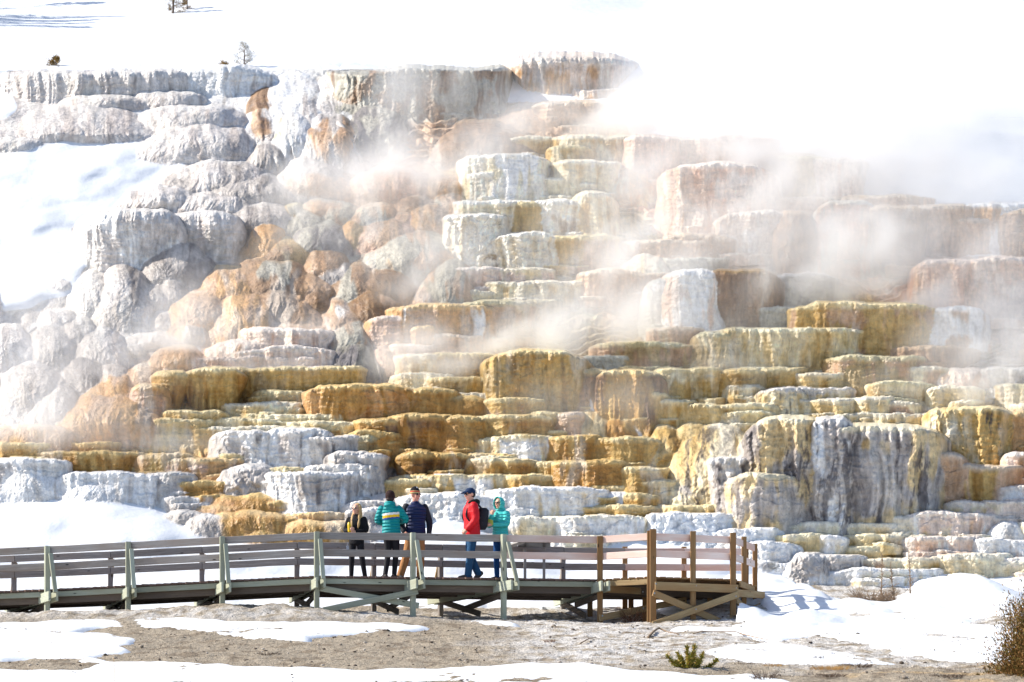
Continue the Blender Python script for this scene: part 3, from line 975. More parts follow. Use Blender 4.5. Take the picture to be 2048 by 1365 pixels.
def build_pebbles():
    rs = np.random.RandomState(77); n = 2600
    bm = bmesh.new(); bmesh.ops.create_icosphere(bm, subdivisions=1, radius=1)
    v0 = np.array([v.co for v in bm.verts]); f0 = np.array([[v.index for v in f.verts] for f in bm.faces]); bm.free()
    X = rs.uniform(-11, 11, n); Y = 27 + 14 * rs.rand(n)
    r = 0.007 + 0.026 * rs.rand(n) ** 5
    z = gz(X, Y) + 0.05 * fbm(X * 0.8, Y * 0.8, 1, 3) + 0.01
    sc = r[:, None, None] * np.stack([rs.uniform(.8, 1.6, n), rs.uniform(.8, 1.4, n), rs.uniform(.5, .9, n)], 1)[:, None, :]
    Vp = v0[None] * (1 + 0.25 * rs.normal(size=(n, len(v0), 1))) * sc + np.stack([X, Y, z], 1)[:, None, :]
    F = f0[None] + (np.arange(n) * len(v0))[:, None, None]
    c = np.repeat(np.array([s2l(q) for q in ((150, 138, 124), (112, 100, 90), (196, 186, 174), (96, 84, 72))])[rs.randint(0, 4, n)], len(v0), 0)
    o = link('pebbles', np_mesh('pebbles', Vp.reshape(-1, 3), F.reshape(-1, 3), c, smooth=False), mat_attr('stone', rough=.9, spec=.2, vary=.2))
    tag(o, 'small grey and brown pebbles scattered over the bare gravel', 'pebbles', kind='stuff')
build_pebbles()

def gpt(px, py, up=0.0):
    """point on the ground seen at this place of the photo"""
    Ys = np.linspace(20, 50, 3001); X = (px - CX) / FPX * Ys
    z = gz(X, Ys); q = HY - z / Ys * FPX
    i = int(np.argmin(np.abs(q - py)))
    return Vector((float(X[i]), float(Ys[i]), float(z[i]) + up))
# ------------------------------------------------------------------ boardwalk and platform
def wood(name, c1, c2, c3, rough=0.8, knots=True):
    m, nt, b = mat_new(name)
    uv = N(nt, 'ShaderNodeUVMap')
    mp = N(nt, 'ShaderNodeMapping'); mp.inputs['Scale'].default_value = (1.3, 26, 1)
    nt.links.new(uv.outputs[0], mp.inputs[0])
    n = N(nt, 'ShaderNodeTexNoise', Scale=1.6, Detail=7.0, Roughness=0.65, Distortion=0.6)
    nt.links.new(mp.outputs[0], n.inputs['Vector'])
    r = N(nt, 'ShaderNodeValToRGB')
    r.color_ramp.elements[0].position = 0.28; r.color_ramp.elements[1].position = 0.72
    r.color_ramp.elements[0].color = (*s2l(c1), 1); r.color_ramp.elements[1].color = (*s2l(c2), 1)
    nt.links.new(n.outputs[0], r.inputs[0])
    n2 = N(nt, 'ShaderNodeTexNoise', Scale=1.1, Detail=4.0)
    mp2 = N(nt, 'ShaderNodeMapping'); mp2.inputs['Scale'].default_value = (1.0, 4.0, 1)
    nt.links.new(uv.outputs[0], mp2.inputs[0]); nt.links.new(mp2.outputs[0], n2.inputs['Vector'])
    mr = N(nt, 'ShaderNodeMapRange'); mr.inputs['From Min'].default_value = 0.42; mr.inputs['From Max'].default_value = 0.66
    nt.links.new(n2.outputs[0], mr.inputs[0])
    mx = N(nt, 'ShaderNodeMix', data_type='RGBA'); nt.links.new(mr.outputs[0], mx.inputs[0])
    nt.links.new(r.outputs[0], mx.inputs[6]); mx.inputs[7].default_value = (*s2l(c3), 1)
    nt.links.new(mx.outputs[2], b.inputs['Base Color'])
    if knots:
        v = N(nt, 'ShaderNodeTexVoronoi', Scale=1.0)
        mp3 = N(nt, 'ShaderNodeMapping'); mp3.inputs['Scale'].default_value = (2.2, 7, 1)
        nt.links.new(uv.outputs[0], mp3.inputs[0]); nt.links.new(mp3.outputs[0], v.inputs['Vector'])
        k = N(nt, 'ShaderNodeMapRange'); k.inputs['From Min'].default_value = 0.05; k.inputs['From Max'].default_value = 0.11
        nt.links.new(v.outputs['Distance'], k.inputs[0])
        mk = N(nt, 'ShaderNodeMix', data_type='RGBA'); nt.links.new(k.outputs[0], mk.inputs[0])
        mk.inputs[6].default_value = (*s2l([q * 0.5 for q in c1]), 1); nt.links.new(mx.outputs[2], mk.inputs[7])
        nt.links.new(mk.outputs[2], b.inputs['Base Color'])
    # every board weathers to its own tone
    last = b.inputs['Base Color'].links[0].from_socket
    oi = N(nt, 'ShaderNodeObjectInfo'); rr = N(nt, 'ShaderNodeMapRange'); rr.inputs['To Min'].default_value = 0.80; rr.inputs['To Max'].default_value = 1.14
    nt.links.new(oi.outputs['Random'], rr.inputs[0])
    mv = N(nt, 'ShaderNodeMix', data_type='RGBA', blend_type='MULTIPLY'); mv.inputs[0].default_value = 1
    nt.links.new(last, mv.inputs[6]); nt.links.new(rr.outputs[0], mv.inputs[7]); nt.links.new(mv.outputs[2], b.inputs['Base Color'])
    bm = N(nt, 'ShaderNodeBump', Strength=0.5, Distance=0.01)
    nt.links.new(n.outputs[0], bm.inputs['Height']); nt.links.new(bm.outputs[0], b.inputs['Normal'])
    b.inputs['Roughness'].default_value = rough; b.inputs['Specular IOR Level'].default_value = 0.25
    return m

W_GREY = wood('weathered_grey_timber', (122, 117, 114), (174, 168, 163), (146, 134, 125))
W_GREEN = wood('treated_green_timber', (146, 151, 136), (182, 187, 169), (160, 161, 140))
W_PINK = wood('new_pale_board', (222, 199, 188), (239, 222, 212), (226, 190, 174))
W_POST = wood('new_brown_timber', (126, 98, 66), (172, 138, 96), (146, 108, 68))
W_BEAM = wood('new_tan_timber', (150, 124, 88), (190, 166, 124), (166, 130, 88))
W_DECK = wood('deck_plank', (96, 76, 70), (140, 116, 106), (112, 92, 84), knots=False)
W_DARK = wood('under_deck_timber', (92, 82, 74), (128, 114, 100), (104, 92, 82), knots=False)
m_bolt, _nt, _b = mat_new('bolt_steel'); _b.inputs['Base Color'].default_value = (0.35, 0.36, 0.38, 1); _b.inputs['Metallic'].default_value = 0.9; _b.inputs['Roughness'].default_value = 0.4
m_bolt2, _nt, _b = mat_new('dark_bolt'); _b.inputs['Base Color'].default_value = (0.05, 0.05, 0.055, 1); _b.inputs['Metallic'].default_value = 0.6; _b.inputs['Roughness'].default_value = 0.5

class MB:
    """collects boxes and tubes into one mesh"""
    def __init__(self):
        self.bm = bmesh.new(); self.uv = self.bm.loops.layers.uv.new('UVMap')
        self.k = 0
    def bar(self, p0, p1, w, h, up=(0, 0, 1), bev=0.006, jit=0.0):
        """box along p0->p1; h along 'up', w across"""
        p0, p1 = Vector(p0), Vector(p1)
        d = p1 - p0; L = d.length; d = d / L
        u = Vector(up); u = (u - d * u.dot(d)).normalized(); s = d.cross(u)
        self.k += 1
        rs = random.Random(self.k * 13 + int(abs(p0.x) * 97) + int(abs(p0.z) * 53))
        tmp = bmesh.new()
        vs = []
        nseg = max(1, int(L / 0.5))
        bow = [rs.uniform(-1, 1) * jit for _ in range(nseg + 1)]
        for i in range(nseg + 1):
            t = i / nseg
            c = p0 + d * (L * t) + u * bow[i]
            vs.append([tmp.verts.new(c + s * (a * w / 2) + u * (b * h / 2)) for a, b in ((-1, -1), (1, -1), (1, 1), (-1, 1))])
        for i in range(nseg):
            for j in range(4):
                tmp.faces.new((vs[i][j], vs[i][(j + 1) % 4], vs[i + 1][(j + 1) % 4], vs[i + 1][j]))
        tmp.faces.new(vs[0][::-1]); tmp.faces.new(vs[-1])
        tmp.normal_update()
        bmesh.ops.recalc_face_normals(tmp, faces=tmp.faces)
        if bev:
            ed = [e for e in tmp.edges if len(e.link_faces) == 2 and e.calc_face_angle(0) > 0.8]
            bmesh.ops.bevel(tmp, geom=ed, offset=bev, segments=1, affect='EDGES')
        o0 = rs.uniform(0, 50); o1 = rs.uniform(0, 50)
        mp = {}
        for v in tmp.verts: mp[v] = self.bm.verts.new(v.co)
        for f in tmp.faces:
            try: nf = self.bm.faces.new([mp[v] for v in f.verts])
            except ValueError: continue
            for lp, v in zip(nf.loops, f.verts):
                q = v.co - p0
                lp[self.uv].uv = (q.dot(d) + o0, q.dot(u) + q.dot(s) * 0.7 + o1)
        tmp.free()
    def disc(self, c, n, r, t=0.012, seg=10):
        c, n = Vector(c), Vector(n).normalized()
        a = n.orthogonal().normalized(); b = n.cross(a)
        r0 = [self.bm.verts.new(c + (a * math.cos(2 * math.pi * i / seg) + b * math.sin(2 * math.pi * i / seg)) * r) for i in range(seg)]
        r1 = [self.bm.verts.new(c + n * t + (a * math.cos(2 * math.pi * i / seg) + b * math.sin(2 * math.pi * i / seg)) * r * 0.75) for i in range(seg)]
        for i in range(seg): self.bm.faces.new((r0[i], r0[(i + 1) % seg], r1[(i + 1) % seg], r1[i]))
        self.bm.faces.new(r1)
    def tube(self, pts, rad, seg=8, cap=True):
        pts = [Vector(p) for p in pts]
        rings = []
        for i, p in enumerate(pts):
            d = (pts[min(i + 1, len(pts) - 1)] - pts[max(i - 1, 0)]).normalized()
            a = d.orthogonal().normalized() if i == 0 else (prev - d * prev.dot(d)).normalized()
            prev = a
            b = d.cross(a); r = rad[i] if hasattr(rad, '__len__') else rad
            rings.append([self.bm.verts.new(p + (a * math.cos(2 * math.pi * k / seg) + b * math.sin(2 * math.pi * k / seg)) * r) for k in range(seg)])
        for i in range(len(rings) - 1):
            for k in range(seg):
                self.bm.faces.new((rings[i][k], rings[i][(k + 1) % seg], rings[i + 1][(k + 1) % seg], rings[i + 1][k]))
        if cap:
            self.bm.faces.new(rings[0][::-1]); self.bm.faces.new(rings[-1])
    def build(self, name, mat, parent=None, smooth=False):
        me = bpy.data.meshes.new(name)
        bmesh.ops.recalc_face_normals(self.bm, faces=self.bm.faces)
        self.bm.to_mesh(me); self.bm.free()
        if smooth:
            me.polygons.foreach_set('use_smooth', np.ones(len(me.polygons), bool))
        return link(name, me, mat, parent)

def V3(px, py, Y): return Vector(P(px, py, Y))
def xy(px, Y, z): return Vector(((px - CX) / FPX * Y, Y, z))

# front line: column, depth, deck row, ground row
FRONT = [(-330, 41.6, 1196, 1240), (-90, 41.1, 1186, 1238), (92, 40.75, 1179, 1233), (255, 40.5, 1171, 1226), (443, 40.2, 1161, 1210), (632, 40.0, 1152, 1217),
         (823, 40.1, 1154, 1234), (1003, 40.4, 1156.5, 1239), (1195, 40.8, 1159, 1246)]
REAR = [(-370, 43.7), (-150, 43.2), (30, 42.85), (222, 42.6), (405, 42.36), (595, 42.1), (750, 42.2), (885, 42.5), (1128, 43.1)]
def build_boardwalk():
    bw = empty('boardwalk', xy(400, 41, 2.3))
    tag(bw, 'long weathered grey boardwalk on green posts crossing the snow below the terraces', 'boardwalk')
    fr = [xy(p, Y, (HY - r) / FPX * Y) for p, Y, r, g in FRONT]
    re = [xy(p, Y, f.z) for (p, Y), f in zip(REAR, fr)]
    n = len(fr)
    # deck planks, laid across
    m = MB()
    for i in range(n - 1):
        a0, a1, b0, b1 = fr[i], fr[i + 1], re[i], re[i + 1]
        k = max(2, int(round((a1 - a0).length / 0.148)))
        for j in range(k):
            t = (j + 0.5) / k
            p, q = a0.lerp(a1, t), b0.lerp(b1, t)
            d = (q - p).normalized()
            rs = random.Random(i * 100 + j)
            off = Vector((0, 0, -0.0205 + rs.uniform(-0.004, 0.004)))
            wdt = (a1 - a0).length / k - 0.012
            m.bar(p - d * (0.03 + rs.uniform(0, 0.03)) + off, q + d * 0.04 + off, wdt, 0.04, bev=0.004)
    m.build('deck', W_DECK, bw)
    for i in range(n - 1):
        a0, a1, b0, b1 = fr[i], fr[i + 1], re[i], re[i + 1]
        dz = Vector((0, 0, -0.045 - 0.06)); ins = Vector((0, 0.05, 0))
        g = MB(); g.bar(a0 + dz + Vector((0, 0.02, 0)), a1 + dz + Vector((0, 0.02, 0)), 0.04, 0.11, jit=0.003)
        g.build('fascia', W_GREEN, bw)
        g = MB()
        for t in (0.06, 0.36, 0.66, 0.97):
            g.bar(a0.lerp(b0, t) + Vector((0, 0, -0.045 - 0.13)), a1.lerp(b1, t) + Vector((0, 0, -0.045 - 0.13)), 0.045, 0.24)
        g.build('joist_frame', W_DARK, bw)
    for side, line, oth in ((0, fr, re), (1, re, fr)):
        for i in range(n):
            b = line[i]; out = (line[i] - oth[i]); out.z = 0; out.normalize()
            if i < n - 1 or side == 1:
                along = (line[min(i + 1, n - 1)] - line[max(i - 1, 0)]); along.z = 0; along.normalize()
                pb = b + out * 0.085
                gzv = float(gz(pb.x, pb.y)) - 0.15
                g = MB(); g.bar((pb.x, pb.y, gzv), (pb.x, pb.y, b.z + (0.875 if side == 0 else 0.85)), 0.10, 0.09, up=out)
                po = g.build('post', W_GREEN if side == 0 else W_GREY, bw)
                # outrigger brace leaning out from the post
                foot = b + out * 0.50 + Vector((0, 0, -0.10)) + along * 0.055
                top = pb + out * 0.068 + Vector((0, 0, 0.72)) + along * 0.055
                g = MB(); g.bar(foot, top, 0.085, 0.045, up=out); g.build('brace', W_GREEN if side == 0 else W_BEAM, bw)
                g = MB(); g.disc(top + out * 0.024 - Vector((0, 0, 0.06)), out, 0.017); g.build('bolt', m_bolt2, po)
        for i in range(n - 1):
            for hz in (0.80, 0.46):
                a, c = line[i], line[i + 1]
                out = (line[i] - oth[i]); out.z = 0; out.normalize()
                mat = W_GREY
                if side == 0 and i == n - 2: mat = W_PINK
                q0 = a + out * 0.005 + Vector((0, 0, hz)); q1 = c + out * 0.005 + Vector((0, 0, hz))
                dd = (q1 - q0).normalized()
                g = MB(); g.bar(q0 + dd * 0.004, q1 - dd * 0.004, 0.042, 0.142, jit=0.004)
                g.build('rail', mat, bw)
    for i in range(n):
        b, q = fr[i], re[i]
        d = (b - q).normalized(); s = Vector((-d.y, d.x, 0))
        for sg in (-1, 1):
            g = MB(); g.bar(q - d * 0.5 + Vector((0, 0, -0.29)) + s * 0.078 * sg, b + d * 0.54 + Vector((0, 0, -0.17)) + s * 0.078 * sg, 0.045, 0.20)
            g.build('crossbeam', W_GREEN, bw)
        # knee braces below the deck
        g = MB()
        g.bar(Vector((b.x, b.y, b.z - 0.34)) + s * 0.03 - d * 0.05, Vector((q.x, q.y, float(gz(q.x, q.y)) + 0.12)).lerp(Vector((b.x, b.y, b.z - 0.6)), 0.35), 0.04, 0.12)
        g.bar(Vector((q.x, q.y, q.z - 0.34)) - s * 0.03, Vector((b.x, b.y, float(gz(b.x, b.y)) + 0.12)).lerp(Vector((q.x, q.y, q.z - 0.6)), 0.35), 0.04, 0.12)
        g.build('knee_brace', W_DARK, bw)
    # long diagonal braces on the front between two posts
    f0, f1 = fr[5] + Vector((0, -0.16, 0)), fr[6] + Vector((0, -0.16, 0))
    g = MB(); g.bar(V3(636, 1176, f0.y + 0.09), V3(838, 1212, f1.y + 0.09), 0.04, 0.12); g.build('diagonal_brace', W_GREEN, bw)
    g = MB(); g.bar(V3(646, 1221, f0.y - 0.02), V3(836, 1183, f1.y - 0.02), 0.04, 0.12); g.build('diagonal_brace', W_GREEN, bw)
    return bw, fr, re
BW, FR, RE = build_boardwalk()

def build_platform():
    pf = empty('viewing_platform', xy(1400, 41.2, 2.1))
    tag(pf, 'new brown timber viewing platform with pale rails at the boardwalk end', 'platform')
    zd = FR[-1].z
    # corner posts: column, depth, top row, foot row
    A, B, M_, C_, Cb, E = (1200, 40.74), (1303, 40.05), (1386, 40.42), (1466, 40.78), (1488, 41.7), (1511, 42.75)
    RB = [(1128, 43.1), (1250, 43.2), (1368, 43.25), (1492, 43.3)]
    poly = [xy(p, Y, zd) for p, Y in (A, B, C_, E)]
    rb = [xy(p, Y, zd) for p, Y in RB]
    # deck: planks across from front edge to rear line
    m = MB()
    x0, x1 = FR[-1].x, poly[3].x
    fx = [p.x for p in poly[:3]] + [poly[3].x]; fy = [p.y for p in poly[:3]] + [poly[3].y]
    k = int((x1 - x0) / 0.148)
    for j in range(k):
        x = x0 + (j + 0.5) * (x1 - x0) / k
        yf = float(np.interp(x, fx, fy)) - 0.02; yr = 43.3
        if yr - yf < 0.15: continue
        rs = random.Random(j + 900)
        m.bar((x, yf - rs.uniform(0, 0.03), zd - 0.021 + rs.uniform(-0.004, 0.004)), (x, yr, zd - 0.021), 0.136, 0.04, bev=0.004)
    m.build('deck', W_POST, pf)
    def post(px, Y, top, foot, w=0.115, name='post', mat=W_POST):
        b = xy(px, Y, 0); zt = (HY - top) / FPX * Y
        g = MB(); g.bar((b.x, b.y, min((HY - foot) / FPX * Y, float(gz(b.x, b.y))) - 0.12), (b.x, b.y, zt), w, w, up=(0, -1, 0)); return g.build(name, mat, pf)
    posts = [post(1200, 40.70, 1073, 1246), post(1306, 39.98, 1059, 1258, .125), post(1297, 40.06, 1062, 1256, .06), post(1386, 40.33, 1063, 1258, .11), post(1466, 40.70, 1066, 1258, .115),
             post(1488, 41.60, 1074, 1250, .10), post(1510, 42.65, 1088, 1230, .10)]
    for (p, Y) in RB[1:]:
        post(p, Y + 0.08, 1094, 1190, .11)
    for (p, Y) in ((1262, 43.34), (1180, 42.6), (1420, 42.6), (1290, 42.2)):
        g = MB(); b = xy(p, Y, 0); g.bar((b.x, b.y, float(gz(b.x, b.y)) - .1), (b.x, b.y, zd - .06), .11, .11, up=(0, -1, 0)); g.build('post', W_POST, pf)
    def board(p0, p1, h=0.142, w=0.042, mat=W_PINK, name='rail'):
        g = MB(); g.bar(p0, p1, w, h, jit=0.003); return g.build(name, mat, pf)
    r1, r2 = zd + 0.80, zd + 0.46
    segs = [(A, B), (B, M_), (M_, C_), (C_, Cb), (Cb, E)]
    for (a, b) in segs:
        for r in (r1, r2):
            p, q = xy(a[0], a[1], r), xy(b[0], b[1], r); d = (q - p).normalized()
            board(p + d * 0.005, q - d * 0.005)
    for i in range(3):
        for r in (r1 - 0.02, r2 - 0.02):
            p, q = rb[i].copy(), rb[i + 1].copy(); p.z = q.z = r; d = (q - p).normalized()
            board(p + d * 0.004, q - d * 0.004, mat=W_GREY if i == 0 else W_PINK)
    # beams round the deck
    board(xy(1207, 40.66, zd - 0.105), xy(1296, 40.06, zd - 0.105), 0.11, 0.04, W_BEAM, 'fascia')
    beams = [((1310, 39.90, 1172), (1476, 40.60, 1178.5), 0.165), ((1198, 40.60, 1177.5), (1366, 42.4, 1188), 0.14), ((1468, 40.62, 1186), (1528, 42.58, 1191), 0.15)]
    for a, b, h in beams:
        board(V3(a[0], a[2], a[1]), V3(b[0], b[2], b[1]), h, 0.045, W_BEAM, 'beam')
    board(V3(1480, 1168, 40.9), V3(1508, 1180, 42.6), 0.13, 0.04, W_BEAM, 'fascia')
    for a, b in (((1306, 1186, 39.87), (1468, 1256, 40.62)), ((1306, 1250, 39.82), (1477, 1189, 40.56)), ((1199, 1237, 40.60), (1372, 1200, 42.3)), ((1462, 1238, 40.58), (1529, 1209, 42.55)), ((1472, 1200, 40.9), (1508, 1236, 42.5))):
        board(V3(*a), V3(*b), 0.135, 0.042, W_BEAM, 'diagonal_brace')
    g = MB()
    for t in (0.1, 0.35, 0.6, 0.85):
        p, q = poly[0].lerp(rb[0], t), poly[3].lerp(rb[3], t)
        p.z = q.z = zd - 0.17
        p.x += 0.1; q.x -= 0.25
        g.bar(p, q, 0.045, 0.22)
    g.build('joist_frame', W_DARK, pf)
    # bolt heads
    for p, r, Y in ((1312, 1168, 39.875), (1392, 1172, 40.23), (1472, 1176, 40.57), (1205, 1181, 40.56), (1286, 1184, 41.42), (1362, 1190, 42.3), (1309, 1187, 39.84), (1392, 1219, 40.17), (1472, 1193, 40.52),
                    (1311, 1247, 39.79), (1205, 1232, 40.57), (1286, 1217, 41.40)):
        g = MB(); g.disc(V3(p, r, Y), (0, -1, 0), 0.02, seg=8); g.build('bolt', m_bolt, pf)
    return pf
PF = build_platform()

# low slanted information panel standing at the rear rail
def build_panel():
    t = empty('information_panel', xy(1068, 42.75, FR[7].z))
    tag(t, 'low slanted dark information panel on the deck by the rear rail', 'sign')
    z = (HY - 1091) / FPX * 42.7
    m, nt, b = mat_new('panel_board'); b.inputs['Base Color'].default_value = (*s2l((40, 38, 38)), 1); b.inputs['Roughness'].default_value = .5
    m2, nt, b = mat_new('panel_frame'); b.inputs['Base Color'].default_value = (*s2l((150, 146, 142)), 1); b.inputs['Roughness'].default_value = .5
    g = MB(); g.bar(xy(1036, 42.55, z + .02), xy(1101, 42.55, z - .0), 0.55, 0.04, up=(0, 0.10, 1)); g.build('board', m, t)
    g = MB(); g.bar(xy(1030, 42.5, z + .04), xy(1037, 42.54, z + .00), 0.57, 0.055, up=(0, 0.10, 1)); g.build('frame', m2, t)
    for p in (1050, 1088):
        g = MB(); g.bar(xy(p, 42.7, FR[7].z - .02), xy(p, 42.72, z - .05), 0.06, 0.06, up=(0, -1, 0)); g.build('leg', m2, t)
build_panel()
# ------------------------------------------------------------------ people on the deck
def plain(name, rgb, rough=0.7, spec=0.3, bump=None, metal=0.0, sheen=0.0):
    m, nt, b = mat_new(name)
    c = s2l(rgb)
    n = N(nt, 'ShaderNodeTexNoise', Scale=14.0, Detail=4.0)
    tc = N(nt, 'ShaderNodeTexCoord'); nt.links.new(tc.outputs['Object'], n.inputs['Vector'])
    mx = N(nt, 'ShaderNodeMix', data_type='RGBA')
    mx.inputs[6].default_value = (*(c * 0.82), 1); mx.inputs[7].default_value = (*np.clip(c * 1.15, 0, 1), 1)
    nt.links.new(n.outputs[0], mx.inputs[0]); nt.links.new(mx.outputs[2], b.inputs['Base Color'])
    b.inputs['Roughness'].default_value = rough; b.inputs['Specular IOR Level'].default_value = spec; b.inputs['Metallic'].default_value = metal
    if bump == 'quilt':
        wv = N(nt, 'ShaderNodeTexWave', wave_type='BANDS', bands_direction='Z', Scale=4.6, Distortion=1.4)
        wv.inputs['Detail'].default_value = 1.5; wv.inputs['Detail Scale'].default_value = 1.5
        nt.links.new(tc.outputs['Object'], wv.inputs['Vector'])
        bm = N(nt, 'ShaderNodeBump', Strength=0.8, Distance=0.03)
        nt.links.new(wv.outputs['Fac'], bm.inputs['Height']); nt.links.new(bm.outputs[0], b.inputs['Normal'])
    elif bump:
        n2 = N(nt, 'ShaderNodeTexNoise', Scale=float(bump), Detail=5.0, Distortion=0.8)
        nt.links.new(tc.outputs['Object'], n2.inputs['Vector'])
        bm = N(nt, 'ShaderNodeBump', Strength=0.7, Distance=0.03)
        nt.links.new(n2.outputs[0], bm.inputs['Height']); nt.links.new(bm.outputs[0], b.inputs['Normal'])
    return m

M_skin = plain('skin', (226, 172, 148), 0.55)
M_skin2 = plain('skin_flushed', (222, 158, 138), 0.55)
M_glass = plain('dark_lenses', (22, 20, 24), 0.15, 0.6)
M_lip = plain('lips', (190, 110, 104), 0.5)

class Blob:
    """closed shells that a voxel remesh fuses into one continuous surface"""
    def __init__(self): self.bm = bmesh.new()
    def loft(self, rings, seg=20):
        L = []
        for c, rx, ry, *r in rings:
            c = Vector(c)
            ax = Vector(r[0]) if r else Vector((1, 0, 0)); ay = Vector(r[1]) if len(r) > 1 else Vector((0, 1, 0))
            L.append([self.bm.verts.new(c + ax * rx * math.cos(2 * math.pi * k / seg) + ay * ry * math.sin(2 * math.pi * k / seg)) for k in range(seg)])
        for i in range(len(L) - 1):
            for k in range(seg): self.bm.faces.new((L[i][k], L[i][(k + 1) % seg], L[i + 1][(k + 1) % seg], L[i + 1][k]))
        self.bm.faces.new(L[0][::-1]); self.bm.faces.new(L[-1])
        return self
    def limb(self, pts, rad, seg=14, sub=5):
        """rounded tapering tube through the joints"""
        pts = [Vector(p) for p in pts]
        P_, R_ = [], []
        for i in range(len(pts) - 1):
            for k in range(sub):
                t = k / sub
                P_.append(pts[i].lerp(pts[i + 1], t)); R_.append(rad[i] * (1 - t) + rad[i + 1] * t)
        P_.append(pts[-1]); R_.append(rad[-1])
        for _ in range(2):
            P_ = [P_[0]] + [(P_[i - 1] + P_[i] * 2 + P_[i + 1]) / 4 for i in range(1, len(P_) - 1)] + [P_[-1]]
        d0 = (P_[1] - P_[0]).normalized(); d1 = (P_[-1] - P_[-2]).normalized()
        P_ = [P_[0] - d0 * R_[0] * 0.85, P_[0] - d0 * R_[0] * 0.5] + P_ + [P_[-1] + d1 * R_[-1] * 0.5, P_[-1] + d1 * R_[-1] * 0.85]
        R_ = [R_[0] * 0.5, R_[0] * 0.86] + R_ + [R_[-1] * 0.86, R_[-1] * 0.5]
        prev = None; rings = []
        for i, p in enumerate(P_):
            d = (P_[min(i + 1, len(P_) - 1)] - P_[max(i - 1, 0)]).normalized()
            a = d.orthogonal().normalized() if prev is None else (prev - d * prev.dot(d)).normalized()
            prev = a
            rings.append((p, R_[i], R_[i], a, d.cross(a)))
        return self.loft(rings, seg)
    def ball(self, c, rx, ry, rz, rot=None):
        g = bmesh.ops.create_icosphere(self.bm, subdivisions=3, radius=1)
        M = Matrix.Translation(Vector(c)) @ (rot if rot else Matrix()) @ Matrix.Diagonal((rx, ry, rz, 1))
        bmesh.ops.transform(self.bm, matrix=M, verts=g['verts'])
        return self
    def fuse(self, name, mat, parent, vox=0.009, smooth=6, mats=()):
        me = bpy.data.meshes.new(name + '_raw')
        bmesh.ops.recalc_face_normals(self.bm, faces=self.bm.faces)
        self.bm.to_mesh(me); self.bm.free()
        t = bpy.data.objects.new('temporary', me); COL.objects.link(t)
        r = t.modifiers.new('r', 'REMESH'); r.mode = 'VOXEL'; r.voxel_size = vox
        s = t.modifiers.new('s', 'SMOOTH'); s.iterations = smooth; s.factor = 0.5
        dg = bpy.context.evaluated_depsgraph_get()
        out = bpy.data.meshes.new_from_object(t.evaluated_get(dg))
        bpy.data.objects.remove(t); bpy.data.meshes.remove(me)
        out.name = name
        out.polygons.foreach_set('use_smooth', np.ones(len(out.polygons), bool))
        o = bpy.data.objects.new(name, out); COL.objects.link(o)
        out.materials.clear(); out.materials.append(mat)
        for m in mats: out.materials.append(m)
        if parent: o.parent = parent
        return o

def hand(b, wrist, elbow, curl=0.6, side=1, palm_dir=None):
    """palm, four unequal bent fingers and a thumb leaving the side of the palm"""
    w = Vector(wrist); d = (w - Vector(elbow)).normalized()
    if palm_dir: d = Vector(palm_dir).normalized()
    n = d.cross(Vector((0, 0, 1))); n = n.normalized() if n.length > 0.1 else Vector((1, 0, 0))
    s = n.cross(d).normalized()                # across the palm
    n = n * side
    pc = w + d * 0.05
    b.limb([w - d * 0.02, w + d * 0.09], [0.026, 0.030], sub=3)
    b.limb([w + d * 0.03 + s * 0.018, w + d * 0.09 + s * 0.025], [0.016, 0.017], sub=3)
    b.limb([w + d * 0.03 - s * 0.018, w + d * 0.09 - s * 0.025], [0.016, 0.017], sub=3)
    for k, (off, L) in enumerate(((0.034, 0.072), (0.012, 0.082), (-0.011, 0.076), (-0.033, 0.06))):
        p0 = w + d * 0.095 + s * off
        a1, a2 = curl * 0.7, curl * 1.6
        p1 = p0 + (d * math.cos(a1) + n * math.sin(a1)) * L * 0.5
        p2 = p1 + (d * math.cos(a2) + n * math.sin(a2)) * L * 0.5
        b.limb([p0, p1, p2], [0.0105, 0.0095, 0.0085], seg=10, sub=3)
    t0 = w + d * 0.03 + s * 0.03
    b.limb([t0, t0 + d * 0.03 + s * 0.022 + n * 0.012, t0 + d * 0.058 + s * 0.024 + n * 0.03], [0.014, 0.012, 0.010], seg=10, sub=3)

def person(label, px, Y, H, phi, pose, headphi=0.0):
    """returns root, and the local skeleton in metres for a 1.75 m figure (facing -y)"""
    zd = float(np.interp(px, [f[0] for f in FRONT], [f.z for f in FR]))
    t = empty('person', xy(px, Y, zd))
    tag(t, label, 'person', 'visitors on the boardwalk')
    s = H / 1.75
    t.rotation_euler = (0, 0, phi); t.scale = (s, s, s)
    Mw = Matrix.Translation(t.location) @ Matrix.Rotation(phi, 4, 'Z') @ Matrix.Diagonal((s, s, s, 1))
    k = dict(hip=Vector((0, 0, 0.93)), chest=Vector((0, 0.0, 1.30)), neck=Vector((0, 0.01, 1.47)), head=Vector((0, -0.015, 1.635)))
    lean = Vector(pose.get('lean', (0, 0, 0)))
    for q in ('chest', 'neck', 'head'): k[q] = k[q] + lean * {'chest': 0.6, 'neck': 0.9, 'head': 1.0}[q]
    for sg, n_ in ((1, 'L'), (-1, 'R')):
        k['sh' + n_] = Vector((0.175 * sg, 0.01, 1.40)) + lean * 0.8
        k['el' + n_] = Vector(pose['el' + n_]); k['wr' + n_] = Vector(pose['wr' + n_])
        k['hp' + n_] = Vector((0.085 * sg, 0, 0.90))
        k['kn' + n_] = Vector(pose.get('kn' + n_, (0.10 * sg, -0.02, 0.50)))
        k['an' + n_] = Vector(pose.get('an' + n_, (0.11 * sg, 0.03, 0.09)))
    hr = Matrix.Rotation(headphi, 4, 'Z') @ Matrix.Rotation(pose.get('nod', 0), 4, 'X')
    k['hr'] = hr
    return t, k, Mw

